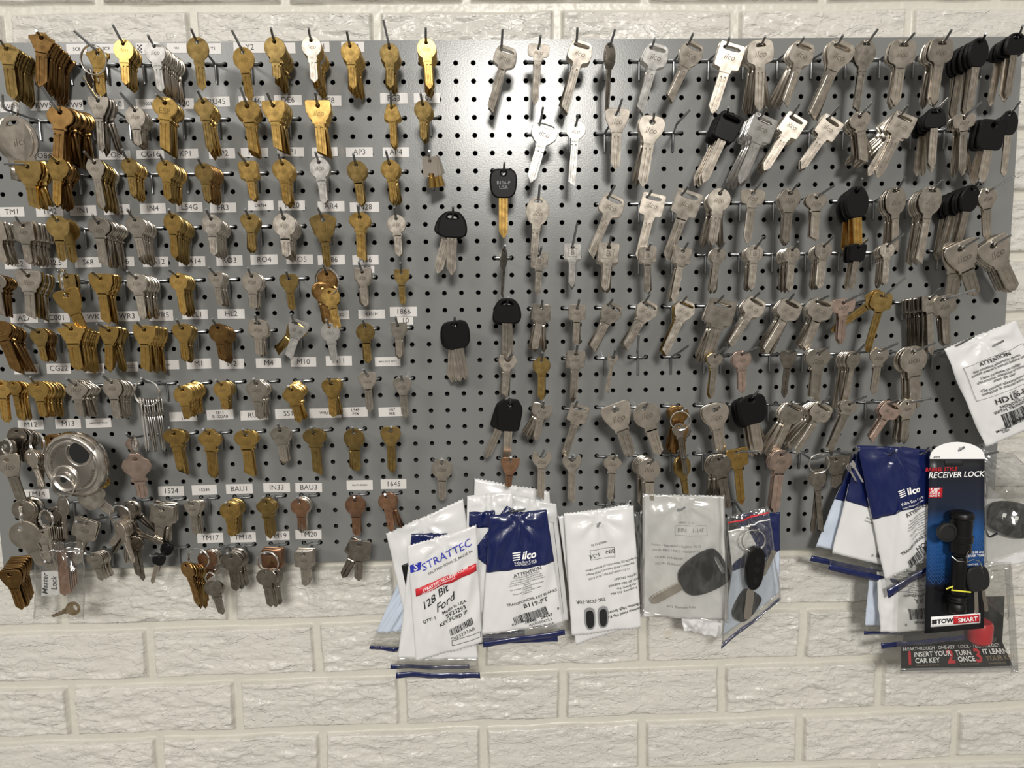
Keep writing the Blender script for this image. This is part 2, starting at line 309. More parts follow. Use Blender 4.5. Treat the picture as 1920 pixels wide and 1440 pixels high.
for it in LAB.split('|'):
    p = it.split(','); s_ = p[0]; x0, y0, x1, y1 = map(float, p[1:5]); sz = p[5] if len(p) > 5 else ''
    a = un((x0 + x1) / 2, (y0 + y1) / 2, 0); wdt = (un(x1, (y0 + y1) / 2, 0) - un(x0, (y0 + y1) / 2, 0)).x; hgt = (un(x0, y0, 0) - un(x0, y1, 0)).z * .96
    hgt = max(hgt, .0105); tilt = random.uniform(-.015, .015)
    yy = {'': .0, '1': 0}.get('', 0)
    th = thing('label_tape', (a.x, -.0004 - (.0003 if s_ in ('10',) else 0), a.z), 'white label tape stuck on the pegboard, printed ' + s_.replace(';', ' '), 'label', 'printed label tapes on the pegboard')
    th.rotation_euler = (0, tilt, 0)
    mb = MB(); mb.box((-wdt / 2, -.00012, -hgt / 2), (wdt / 2, .00015, hgt / 2)); tape = mb.make('tape', M['tape'], th)
    lines = s_.split(';'); size = {'': .0112, 's': .0064, 't': .0040, '2': .0062, 'r': .0112}[sz]
    tb = MB()
    for i, ln in enumerate(lines):
        V, F = text(ln, size, .012 if sz != '' else 0.0); wmax = max(v[0] for v in V) - min(v[0] for v in V); k = min(1, wdt * .9 / wmax)
        if sz == 't': k = min(1.0, wdt * .72 / wmax)
        if sz == '' and len(ln) <= 3: k *= 1.0
        dzz = 0 if len(lines) == 1 else (.0030 if i == 0 else -.0030)
        tb.add([(x * k, -.00022, y * max(k, .8) + dzz) for x, y in V], F)
    tb.make('lettering', M['ink'], tape)
# white tape with little black squares beside the SC9 tape
a = un(278, 91, 0); th = thing('label_tape', (a.x, -.0004, a.z), 'white label tape with small black squares printed in a chequer', 'label', 'printed label tapes on the pegboard')
mb = MB(); mb.box((-.017, -.00012, -.0075), (.017, .00015, .0075)); mb.make('tape', M['tape'], th)
mb = MB()
for i in range(3):
    for j in range(5):
        if (i + j) % 2 == 0: mb.box((-.015 + i * .0022, -.0003, -.006 + j * .0022), (-.0128 + i * .0022, -.0001, -.0038 + j * .0022))
mb.make('printed_squares', M['ink'], th)

# ---------------------------------------------------------------- key shapes (head width = 1, hanging hole at the origin)
def arcs(a0, a1, cz, rx, rz, n=10): return [(math.cos(math.radians(a0 + (a1 - a0) * i / n)) * rx, cz + math.sin(math.radians(a0 + (a1 - a0) * i / n)) * rz) for i in range(n + 1)]
HEAD = dict(  # right half from the top down, smoothing steps, blade half width, shoulder
 round=(arcs(90, -62, -.28, .5, .5) + [(.24, -.80), (.24, -.92)], 0, .20), collar=(arcs(90, -62, -.28, .5, .5) + [(.25, -.76), (.25, -.84), (.31, -.85), (.31, -.93), (.22, -.94)], 0, .19),
 clover=([(0, .2), (.17, .2), (.26, .04), (.42, -.05), (.5, -.25), (.42, -.45), (.24, -.62), (.22, -.72), (.27, -.74), (.27, -.84), (.2, -.86)], 1, .18),
 heart=([(0, .22), (.3, .22), (.47, .08), (.5, -.15), (.4, -.42), (.24, -.60), (.21, -.8)], 2, .19), squ=([(0, .2), (.44, .2), (.5, .14), (.5, -.64), (.44, -.70), (.24, -.72), (.22, -.9)], 1, .19),
 sqw=([(0, .2), (.44, .21), (.5, .16), (.5, -.22), (.42, -.34), (.40, -.46), (.28, -.56), (.28, -.68), (.21, -.70)], 1, .19), hex=([(0, .2), (.28, .2), (.5, -.2), (.36, -.55), (.24, -.66), (.24, -.78), (.2, -.8)], 1, .18),
 oct=([(0, .2), (.28, .2), (.5, -.03), (.5, -.38), (.28, -.62), (.2, -.66), (.2, -.82)], 1, .18), lens=([(0, .22), (.1, .22), (.18, .08), (.34, .0), (.5, -.2), (.36, -.42), (.22, -.5), (.2, -.56), (.27, -.58), (.27, -.66), (.18, -.68)], 1, .17),
 oval=(arcs(90, -66, -.40, .5, .62) + [(.19, -1.05), (.19, -1.2)], 0, .16), pag=([(0, .2), (.17, .2), (.24, .08), (.5, .01), (.5, -.12), (.43, -.17), (.40, -.26), (.36, -.30), (.33, -.42), (.27, -.48), (.25, -.62)], 0, .22),
 trap=([(0, .2), (.4, .2), (.5, .1), (.46, -.2), (.3, -.55), (.24, -.6), (.24, -.72), (.2, -.74)], 1, .19), bell=([(0, .2), (.22, .2), (.3, .1), (.5, -.48), (.44, -.6), (.24, -.68), (.22, -.8)], 1, .18),
 tbow=([(0, .16), (.4, .16), (.5, .05), (.5, -.25), (.42, -.4), (.22, -.42), (.19, -.6)], 1, .17), mush=([(0, .2), (.3, .2), (.44, .08), (.5, -.25), (.5, -.45), (.42, -.58), (.2, -.64), (.18, -.8)], 2, .17),
 shield=([(0, .18), (.46, .18), (.5, .1), (.48, -.2), (.3, -.6), (.22, -.68), (.2, -.85)], 1, .18), ang=([(0, .2), (.44, .22), (.5, .2), (.5, -.35), (.25, -.65), (.2, -.7), (.2, -.85)], 0, .19),
 pent=([(0, .2), (.2, .2), (.5, -.05), (.42, -.38), (.22, -.58), (.26, -.62), (.26, -.72), (.2, -.75)], 1, .18), fork=([(0, -.14), (.16, -.04), (.24, .24), (.40, .24), (.5, .0), (.48, -.2), (.34, -.45), (.22, -.52), (.2, -.7)], 2, .18),
 fan=([(0, .22), (.2, .18), (.46, .06), (.5, -.02), (.36, -.55), (.24, -.66), (.22, -.85)], 1, .15), wide=([(0, .2), (.2, .2), (.42, .06), (.5, -.15), (.42, -.34), (.24, -.46), (.22, -.52), (.27, -.54), (.27, -.62), (.2, -.64)], 2, .19),
 kpod=([(0, .14), (.34, .14), (.5, -.08), (.47, -.62), (.30, -.86), (0, -.87)], 2, .16), kwide=([(0, .2), (.25, .17), (.45, -.1), (.5, -.45), (.42, -.64), (0, -.68)], 2, .16),
 koval=([(0, .2), (.25, .15), (.48, -.25), (.46, -.7), (.28, -1.02), (0, -1.03)], 2, .17), ksq=([(0, .2), (.38, .2), (.5, .1), (.46, -.7), (.36, -.82), (0, -.83)], 1, .17), kcof=([(0, .25), (.28, .25), (.5, -.1), (.4, -.95), (.3, -1.02), (0, -1.03)], 1, .15))
TK = .075
def head_mesh(st, slot):
    half, it, bw = HEAD[st]; black = st[0] == 'k'; ox = .25 if slot else 0.0
    pts = [(x, z) for x, z in half]; left = [(-x, z) for x, z in pts[::-1] if x > 1e-6]; poly = pts + left
    if it: poly = chaikin(poly, it)
    if st == 'ang': poly = [(x + (.0 if x > 0 else .06 * (z > -.4)), z) for x, z in poly]
    poly = [(x + ox, z) for x, z in poly]
    if st == 'fork': holes = []
    elif slot: holes = [chaikin([(ox - .34, .07), (ox + .32, .07), (ox + .32, -.07), (ox - .34, -.07)], 2, .2)]
    elif st in ('oval', 'mush', 'kwide'): holes = [chaikin([(-.2, -.04), (-.12, .08), (.12, .08), (.2, -.04)], 1, .2)]
    elif st in ('heart', 'trap', 'squ', 'hex') : holes = [circ(0, 0, .11, .085, 10)]
    else: holes = [circ(0, 0, .085, .085, 12)]
    return plate(poly, holes, .18 if black else TK, .05 if black else .014)
def blade_mesh(bw, ztop, L, ox, kind):
    cols = {0: [(-1, .30), (-.80, .5), (-.34, .5), (-.26, .12), (-.02, .12), (.06, .5), (.50, .5), (.58, .25), (1, .25)],
            1: [(-1, .5), (-.55, .5), (-.48, .14), (-.30, .14), (-.22, .5), (.22, .5), (.30, .14), (.50, .14), (.57, .5), (1, .5)],
            2: [(-1, .35), (-.6, .35), (-.5, .5), (.1, .5), (.2, .15), (.55, .15), (.62, .5), (1, .5)], 3: [(-1, .5), (1, .5)]}[kind]
    cols = [(x * bw, y * TK) for x, y in cols]; step = []
    tip = min(.28, (L + ztop) * .2)
    def zb(x): return -L + (abs(x - .1 * bw) / bw) * tip if kind != 2 else -L + (bw - x) / (2 * bw) * tip * .8
    V = []; F = []; gs = ztop - .10
    for x, y in cols:
        z3 = zb(x); zs_ = [ztop + .06, gs, gs - .05, z3]
        for z, yy in ((zs_[0], TK * .5), (zs_[1], TK * .5), (zs_[2], y), (zs_[3], y * .8)): V.append((x + ox, -yy, z))
        V.append((x + ox, TK * .42, z3)); V.append((x + ox, TK * .5, zs_[0]))
    n = len(cols)
    for i in range(n - 1):
        a, b = i * 6, (i + 1) * 6
        for k in range(5): F.append((a + k, a + k + 1, b + k + 1, b + k))
        F.append((a + 5, a, b, b + 5))
    F += [(5, 4, 3, 2, 1, 0), tuple((n - 1) * 6 + k for k in range(6))]
    return V, F
_hm = {}; _bm = {}
def headm(st, slot):
    k = (st, slot)
    if k not in _hm: _hm[k] = head_mesh(st, slot)
    return _hm[k]
def bladem(st, slot, L):
    bw = HEAD[st][2]; zt = HEAD[st][0][-1][1]; L = max(-zt + .4, round(L * 12) / 12); kind = {'k': 1}.get(st[0], (sum(map(ord, st)) + int(slot)) % 3)
    if st[0] == 'k': zt += .1
    if st in ('round', 'collar'): kind = 0
    k = (bw, zt, L, slot, kind)
    if k not in _bm: _bm[k] = blade_mesh(bw, zt, L, .25 if slot else 0, kind)
    return _bm[k], k
_me = {}
def cached(kind, key, mk_, vf, smooth=False):
    k = (kind, key, mk_)
    if k not in _me:
        me = bpy.data.meshes.new(kind); me.from_pydata([tuple(v) for v in vf[0]], [], vf[1]); me.update(); me.materials.append(M[mk_])
        _me[k] = me
    return _me[k]
ORD = 'first second third fourth fifth sixth seventh eighth ninth tenth eleventh twelfth thirteenth fourteenth fifteenth sixteenth seventeenth eighteenth nineteenth twentieth'.split()
SHN = dict(round='round', collar='round', clover='cloverleaf', heart='heart-shaped', squ='square', sqw='wide square', hex='six-sided', oct='eight-sided', lens='pointed', oval='oval', pag='stepped', trap='flared', bell='bell-shaped', tbow='wide-bowed', mush='rounded', shield='shield', ang='angular', pent='five-sided', fork='notched', fan='large flared', wide='wide oval', kpod='rounded', kwide='wide', koval='oval', ksq='square', kcof='tapered')
MTN = dict(b='gold', d='dull brass', o='brown', n='nickel', s='bright silver', p='rosy', g='dark grey', c='copper')
KEYS = []   # dicts collected first, so that the 300 largest become things of their own
RXM = .13; MOUNTS = {}
RING = MB
def add_key(mat_, st, slot, W, L, mtx, size, lab, labb, grp, front, txt=None, bl=None):
    KEYS.append(dict(m=mat_, st=st, slot=slot, W=W, L=L / W, mtx=mtx, size=size, lab=lab, labb=labb, grp=grp, front=front, txt=txt, bl=bl))
def build_hook(M0, B, T, lab, grp='peg hooks on the pegboard'):
    h = thing('peg_hook', M0, lab, 'hook', grp); M0 = Vector(M0); r = .00165
    a = MB(); S = M0 + Vector((0, -.0042, 0)); pts = [S - M0]
    d1 = (B - S); pts += [S + d1 * .5 - M0]
    p0 = B - d1.normalized() * .007; p2 = B + (T - B).normalized() * .007
    pts += [p - M0 for p in bez(p0, B, p2, 5)]; pts.append(T - M0)
    a.tube(pts, r, 8); a.make('arm', M['hook'], h, True)
    b_ = MB(); hw = IN / 2
    pts = [Vector((-hw, .009, .004)), Vector((-hw, .001, .0015)), Vector((-hw + .001, -.0035, .0003)), Vector((-hw + .004, -.0052, 0)), Vector((hw - .004, -.0052, 0)), Vector((hw - .001, -.0035, .0003)), Vector((hw, .001, .0015)), Vector((hw, .009, .004))]
    b_.tube(pts, r * .95, 8); b_.tube([Vector((0, -.0034, .002)), Vector((0, -.0032, -.012)), Vector((0, -.0026, -.027))], r * .95, 8)
    b_.make('mounting_bar', M['hook'], h, True)
    return h
def view_yaw(P, seen):
    phi = math.atan2(abs(P.x - CP.x), abs(P.y - CP.y)); return (phi - math.radians(seen)) * (1 if P.x < CP.x else -1)
def ring(c, rad, normal, lab, rr=.0009, grp='split rings holding keys'):
    n = Vector(normal).normalized(); x = n.cross(Vector((0, 0, 1)));
    if x.length < .1: x = Vector((1, 0, 0))
    x.normalize(); y = x.cross(n); m = MB()
    pts = [x * math.cos(2 * math.pi * i / 32) * rad + y * math.sin(2 * math.pi * i / 32) * rad for i in range(32)]
    m.tube(pts, rr, 6, closed=True); m.tube([p * .985 + n * .0016 for p in pts], rr * .8, 6, closed=True)
    o = m.make('key_ring', M['ring'], None, True); o.location = c; return tag(o, lab, 'key ring', grp)
CR = dict(A=(0, 0), B=(400, 0), C=(800, 0), D=(1200, 0), E=(1520, 0), F=(0, 280), G=(400, 280), H=(800, 280), I=(1120, 300), J=(1520, 300), K=(0, 560), L=(400, 560), M=(800, 560), N=(1120, 560), O=(1520, 560), P=(0, 800), Q=(400, 800), R=(760, 800), S=(1140, 740), T=(1520, 800))
DATA = """
ROW L 0
A -5,350 60,440 75,880 230 pag d 8
A 325,275 375,340 330,770 220 pag o 10
A 665,275 880,480 880,860 215 pag b 2 c=-18.5
A 1015,225 1110,395 1120,765 185 round b 5 m2=d
A 1330,315 1390,415 1425,820 190 round s 10 m2=n
A 1720,260 1775,380 1790,795 205 round d 1
B 165,270 265,470 300,900 200 round b 1 rx=.05
B 518,250 550,375 555,705 190 collar d 8 rx=.05
B 858,255 880,365 900,740 180 round n 9 m2=b rx=.05
B 1200,280 1230,415 1245,800 175 round b 8 rx=.05
B 1530,180 1585,430 1580,780 175 round d 6 rx=.05
C -8,250 -5,385 20,790 175 round b 7 rx=.05
ROW L 3
A 20,850 60,1000 - 100 oval n 0 h=a_ring
A 370,780 545,1010 510,1480 260 wide o 8 f=10
A 740,690 885,905 900,1365 190 shield g 4 f=14
A 1080,835 1215,995 1225,1305 185 round n 7
A 1400,850 1485,925 1455,1365 245 wide b 5 m2=d t=ESP
A 1775,810 1830,920 1870,1370 190 clover d 6 m2=b
B 238,780 305,955 345,1375 235 wide b 6
B 480,830 540,950 570,1350 205 sqw b 6 m2=d
B 915,830 940,950 965,1395 225 sqw b 5
B 1597,820 1605,970 1620,1330 160 bell b 4 t=PIC
B 1865,840 1885,940 1885,1255 160 round d 4
ROW L 6
F 30,130 250,155 275,530 240 sqw d 4 f=8 m2=b
F 430,40 520,120 480,515 200 hex b 7 m2=o f=10
F 755,20 850,120 890,540 180 hex n 8 m2=d f=4
F 1100,0 1160,110 1180,430 150 round d 6 m2=b
F 1435,40 1490,135 1480,460 175 round b 7 m2=d
F 1780,80 1830,160 1850,480 170 round d 7 m2=o
G 220,25 305,140 345,460 165 squ b 4
G 580,35 620,130 645,505 190 round b 5
G 918,25 950,115 985,490 185 round s 3 m2=n
G 1258,40 1285,140 1320,505 180 round d 3
G 1553,15 1585,130 1620,500 170 round b 4 m2=d
ROW L 9
F -160,600 -60,690 10,1040 190 squ n 7 f=4 nohook
F 140,605 208,685 235,1045 195 squ n 9
F 460,575 515,640 535,1010 205 round d 2 gap=.022
F 830,585 885,660 910,1060 230 wide n 9
F 1145,540 1215,635 1250,1030 180 round n 7
F 1520,540 1550,610 1550,990 175 round b 9 m2=d
F 1855,540 1900,625 1915,960 180 round n 8
G 285,540 325,620 340,925 170 heart d 4
G 602,525 635,620 650,980 210 round n 7 m2=n
G 940,525 985,630 1010,1080 245 fan d 1 t=ESP
G 1298,505 1318,610 1325,1000 205 wide b 3 t=STAR
G 1628,520 1645,625 1665,970 170 round n 2
ROW L 12
F -110,1070 -40,1160 -30,1500 200 wide n 6 m2=o nohook
F 180,1065 255,1135 260,1524 220 sqw n 7 m2=d
F 450,1045 600,1150 640,1500 150 squ d 3
F 820,1100 905,1160 925,1574 215 sqw b 5
F 1145,1095 1225,1155 1270,1534 180 round n 7 
F 1515,1080 1600,1145 1640,1504 165 round b 6 m2=d
G -40,1060 20,1130 50,1420 150 heart n 5
G 310,1065 345,1140 345,1444 185 round n 4
G 652,1090 680,1160 700,1454 180 heart d 1
G 985,1035 1020,1120 1020,1420 175 round o 5 f=14
G 1308,1015 1340,1105 1360,1415 165 ang n 4
G 1683,1020 1690,1110 1700,1410 145 ang d 1 t=ESP
ROW L 15
K -120,150 -20,250 120,650 230 wide o 7 f=8 nohook
K 210,235 345,300 385,570 170 hex d 6 m2=o
K 550,220 640,270 670,660 240 pag b 8
K 870,225 980,285 960,670 190 trap b 6 f=14 m2=d
K 1225,205 1300,280 1285,665 205 sqw b 8 f=6
K 1590,185 1635,265 1655,570 180 heart b 5 m2=d
L -10,180 40,260 70,570 180 round o 6
L 375,145 400,225 400,530 185 mush n 3 f=6
L 700,135 725,215 660,540 195 trap/s s 2 m2=d f=-24 one
L 1015,190 1045,255 1080,580 175 round s 2
L 1343,185 1365,255 1385,585 170 round d 2
L 1640,165 1660,245 1670,545 150 ang n 3
ROW L 18
K -80,700 10,765 25,1130 160 round b 2 nohook
K 40,700 120,765 140,1110 130 round b 4 nohook
K 270,705 335,775 365,1080 180 round b 8 m2=d
K 600,720 680,775 710,1075 220 lens n 7
K 920,690 1005,755 1040,1085 180 round n 7
K 1272,715 1330,760 - 120 oval n 0 h=the_ring_bundle
K 1600,770 1640,820 1675,1095 170 round b 8
L 22,730 75,775 100,1010 160 round b 5 m2=d
L 362,720 385,765 405,1100 205 clover n 5
L 675,785 700,820 765,1130 185 clover b 6 f=8
L 1040,705 1060,765 1070,1080 175 heart b 5 f=8 m2=d
L 1350,635 1385,695 1400,1050 170 heart n 1
L 1688,680 1700,745 1725,1090 170 heart n 1
ROW L 21
P 60,-30 150,40 150,330 170 round g 5 f=10 nohook
P 330,20 470,110 470,450 200 round o 7 f=10 nohook
P 1135,60 1195,110 - 110 round p 0 h=a_rosy_key
P 1520,10 1565,60 1610,440 215 wide b 4 m2=d
P 1830,20 1880,60 1895,490 210 clover b 3
Q 265,20 290,75 315,460 230 wide b 3
Q 580,-30 600,35 625,345 190 pent n 4
Q 880,5 905,60 930,445 220 wide d 3
Q 1250,5 1265,55 1285,420 190 round d 2
Q 1600,0 1595,40 1600,435 190 heart d 2
ROW L 25
P 370,720 470,760 480,1100 150 round g 3 f=8
P 1040,685 1130,720 1230,1150 170 round g 4 f=30
P 1395,705 1460,745 1390,1090 210 squ n 5 f=12
P 1690,660 1730,700 1745,1000 150 heart n 4
Q 112,680 140,715 150,1010 175 round b 6 m2=d
Q 447,635 470,680 485,1040 185 clover d 4
Q 758,633 775,680 790,970 170 round c 5 m2=n
Q 1268,635 1275,660 1285,1000 185 round c 3
Q 1545,610 1560,630 1600,960 165 round c 3 f=14
R 327,290 330,330 325,690 190 round n 1 r=23
ROW L 28
P 20,1310 90,1330 150,1690 210 trap o 8 nohook
P 685,855 775,870 650,1270 220 squ n 2 r=26
P 765,1140 840,1160 900,1400 150 round n 6 f=6
P 1350,1160 1440,1160 1340,1440 120 kpod k 1
Q -110,1130 -60,1150 -50,1290 175 round c 4 m2=n
Q 125,1140 160,1170 190,1500 190 round g 6 f=6
Q 460,1140 520,1150 530,1420 190 squ c 5
Q 800,1125 810,1155 820,1450 165 squ n 5
Q 1322,1020 1320,1060 1290,1430 200 squ g 2 f=-22 one
ROW R 0
C 683,262 672,445 560,990 205 mush/s n 3 m2=s rx=.10
C 1025,320 1010,430 975,940 195 tbow n 1 rx=.10
C 1357,250 1345,400 1245,985 215 mush/s n 3 rx=.10
C 1695,265 1650,425 1640,1040 190 oval g 1 yaw=58 rx=.10
D 133,345 105,430 15,1000 225 mush/s s 3 rx=.10
D 478,300 435,400 275,890 230 hex/s n 2 rx=.10
D 805,335 770,425 660,1020 235 squ/s n 2 rx=.10
D 1130,325 1085,410 1110,1000 240 mush n 4 f=12 rx=.10
D 1480,330 1425,410 1325,945 225 mush/s n 3 f=-10 one rx=.10
D 1828,315 1765,410 1595,1035 255 heart/s n 3 rx=.10
E 605,262 500,400 450,985 190 oval g 2
E 935,297 835,410 800,960 245 mush n 3
E 1268,268 1180,395 1150,940 235 mush n 4 f=6
E 1580,300 1520,380 1470,1010 200 koval k 6
E 1910,230 1850,340 1825,880 210 kwide k 4 f=8
ROW R 4
C 1048,965 1020,1120 935,1634 235 oct/s s 2
C 1360,1030 1345,1130 1310,1664 175 oct s 1
C 1760,890 1715,1025 1710,1529 225 trap n 1
D 128,1010 110,1100 26,1680 245 heart n 2
D 448,990 330,1130 - 100 round n 0 c=13.5
D 795,965 770,1050 586,1640 230 ksq/s k 4
D 1140,970 1075,1070 906,1655 230 squ/s s 7
D 1435,935 1360,1055 1136,1525 200 squ/s n 5
D 1800,945 1690,1075 1466,1517 200 squ/s n 3
E 560,920 440,1050 510,1455 210 wide n 5 f=14
E 875,945 800,1050 630,1600 210 squ/s n 4 f=-34 one
E 1243,880 1120,1010 1130,1515 200 kwide k 5 f=6
E 1540,915 1380,1060 1410,1570 200 tbow n 4 f=10
E 1885,915 1790,1030 1770,1590 170 koval k 1
E 1800,1080 1640,1130 1570,1660 250 ksq k 3 f=5 nohook
ROW R 8
H 700,120 692,215 690,810 250 kpod k 2 r=6 m2=k t=B106-P;USA bl=b
H 237,515 235,610 215,1150 275 kwide k 2 r=9 f=-14 one
H 1018,318 1005,470 965,1000 210 oval n 2
I 160,230 100,340 -62,874 225 mush/s n 2
I 495,265 455,335 380,920 215 squ/s n 1
I 818,235 770,310 640,910 240 squ/s n 1
I 1168,195 1105,300 1050,780 205 round n 4 f=8
I 1480,185 1400,300 1360,760 225 tbow n 1
I 1805,210 1735,300 1720,770 215 hex n 3
J 210,230 50,335 50,730 205 wide n 2
J 465,165 410,280 460,825 225 koval k 5 f=7 bl=b
J 855,155 765,280 790,820 205 oval n 4
J 1190,180 1090,280 1010,925 205 oval n 6
J 1525,185 1450,260 1360,850 190 koval k 7
J 1840,140 1590,290 1640,720 190 hex n 2
ROW R 11
H 708,865 695,920 680,1330 160 oval g 1 yaw=60
H 1035,875 1015,960 1000,1330 155 squ n 1 t=B
H 1355,665 1313,880 1310,1250 155 squ s 3 t=B
H 1662,770 1640,880 1610,1280 190 squ n 4 t=B f=6
I 485,745 455,810 460,1210 155 squ n 2 t=B
I 820,740 770,820 695,1290 160 squ n 2
I 1145,740 1090,820 1050,1200 140 round n 3 t=B
I 1495,690 1420,795 1400,1180 155 round n 4 t=B
I 1808,735 1755,810 1745,1195 145 round n 5 t=B
J 205,685 120,775 110,1160 150 round n 5 t=B
J 520,710 430,785 400,1170 150 ksq k 3
J 845,660 690,775 680,1130 130 round n 6 t=B
J 1520,700 1350,800 1530,1240 300 trap n 2 f=-20 one
J 1805,675 1640,770 1880,1190 290 trap n 5
ROW R 14
H 735,1330 725,1390 720,1930 265 kwide k 3 f=4
M 252,160 250,235 345,765 255 kpod k 4 r=15 f=-13 one
M 1042,5 1035,85 970,490 165 squ n 4 f=14
M 1375,0 1355,85 1345,440 150 squ n 2
M 1680,0 1640,60 1490,470 200 hex/s n 3
N 475,-40 425,40 250,465 205 hex/s n 3
N 810,-25 760,40 610,510 195 hex/s n 4 m2=d
N 1140,-30 1070,45 1000,600 250 squ/s n 3 f=-8 one
N 1465,-60 1395,10 1200,430 195 mush/s n 4
N 1775,-50 1710,30 1520,490 210 mush/s n 4
O 165,-25 60,30 -30,470 220 mush/s n 5
O 480,-55 295,35 300,420 215 tbow p 2
O 855,-190 650,-20 540,500 190 mush d 2 f=-44 one
O 1160,-90 1070,0 1115,520 150 squ n 9 f=3 m2=g
O 1480,-80 1200,10 1270,440 210 mush n 3
ROW R 17
M 778,495 730,550 700,890 165 fork n 3
M 1043,485 1035,560 1030,930 160 round d 2
M 1358,410 1345,500 1330,940 165 squ n 4
M 1700,455 1675,530 1630,865 100 fork n 1
N 375,325 360,500 - 100 round n 0 c=11.5
N 820,420 740,490 - 100 round n 0 c=13.5
N 1145,440 1060,520 1040,910 150 pent n 2 m2=d
N 1445,440 1300,500 1320,870 170 round p 2
N 1795,465 1720,495 1700,910 165 shield g 1
O 165,430 70,495 60,930 240 wide n 2
O 490,410 395,500 350,1040 130 oval n 7
O 785,400 620,475 595,890 195 pent n 1
O 1125,395 920,480 975,990 250 round n 3
O 1470,340 1290,440 - 100 round n 0
O 1735,380 1640,440 - 100 round n 0 c=33.5 h=the_tilted_white_bag
ROW R 20
M 755,885 750,960 720,1500 240 kcof k 2 f=-20 one
M 1052,920 1045,980 980,1295 185 tbow n 3 f=-25 one
M 1360,915 1335,980 1240,1440 180 squ/s n 2
M 1690,970 1700,1000 1846,1440 285 trap n 1
N 460,935 425,985 570,1425 245 round n 1
N 790,990 740,1010 700,1430 180 pent o 5 f=8
N 1110,965 1060,1000 1136,1414 245 heart n 3
N 1450,825 1380,905 1490,1430 270 kpod k 4 f=10
N 1765,930 1730,970 1596,1454 200 mush/s n 3 f=-16 one
O 165,885 80,960 -125,1392 190 mush/s n 5 f=-24 one
O 500,880 350,950 200,1400 170 wide n 3
O 800,905 700,950 560,1290 180 mush/s p 3
O 1095,895 870,940 880,1330 175 round n 5 f=8
ROW R 23
R 950,275 945,310 925,560 170 shield c 1
R 1253,200 1230,265 1220,680 180 fork n 2
R 1520,255 1500,295 1500,700 175 fork n 2
R 1905,260 1870,290 1845,700 165 clover n 3 f=5
S 422,580 370,620 390,1085 200 round n 7
S 727,535 660,590 720,920 170 oval d 2 yaw=30
S 1045,553 1000,580 1105,1070 210 round g 3 f=-20 one
S 1355,512 1160,520 1240,1030 195 squ b 1
S 1662,495 1560,540 1530,1095 205 round p 3
T 175,250 0,300 - 100 round n 0 h=a_ring
T 438,205 330,260 - 100 round n 0 h=bags
T 768,218 700,260 - 100 round n 0 h=a_bag
T 1070,185 980,260 - 100 round n 0 h=a_package
T 1380,185 1290,240 - 100 round n 0 c=30.5 h=the_black_card
ROW R 26
R 963,740 960,775 - 100 round n 0 c=5.5 h=a_bag
R 1750,868 1735,900 - 100 round n 0 c=9.5 h=a_bag
S 690,1015 640,1045 - 100 round n 0 h=a_bag
S 1355,1212 1310,1230 - 100 round n 0 h=a_bag
R 2021,667 1990,700 - 100 round n 0 h=a_bag
T 1690,955 1590,980 - 100 round n 0 c=32.5 h=a_clear_bag
T 1690,225 1500,270 - 100 round n 0 c=32.5 r=23 h=clear_bags
"""
rowname = {'L': {}, 'R': {}}; parsed = []
cur = None; side = 'L'; ri = {'L': 0, 'R': 0}
for ln in DATA.split('\n'):
    ln = ln.strip()
    if not ln or ln[0] == '#': continue
    if ln.startswith('ROW'):
        _, side, r_ = ln.split(); cur = int(r_); ri[side] += 1; rowname[side][cur] = ri[side]; continue
    f = ln.split(); ox, oy = CR[f[0]]
    P_ = lambda s_: tuple((float(v) / 4.8 + o_) for v, o_ in zip(s_.split(','), (ox, oy)))
    opts = dict((o.split('=') + ['1'])[:2] for o in f[8:])
    parsed.append(dict(side=side, row=cur, tip=P_(f[1]) if f[1] != '-' else None, hole=P_(f[2]), end=P_(f[3]) if f[3] != '-' else None, W=float(f[4]) / 4.8, st=f[5], m=f[6], n=int(f[7]), o=opts))
rows_ = {}
for p in parsed: rows_.setdefault((p['side'], p['row']), []).append(p)
for k, l in rows_.items():
    l.sort(key=lambda p: p['hole'][0])
    for i, p in enumerate(l): p['ord'] = ORD[i]
D0 = .062
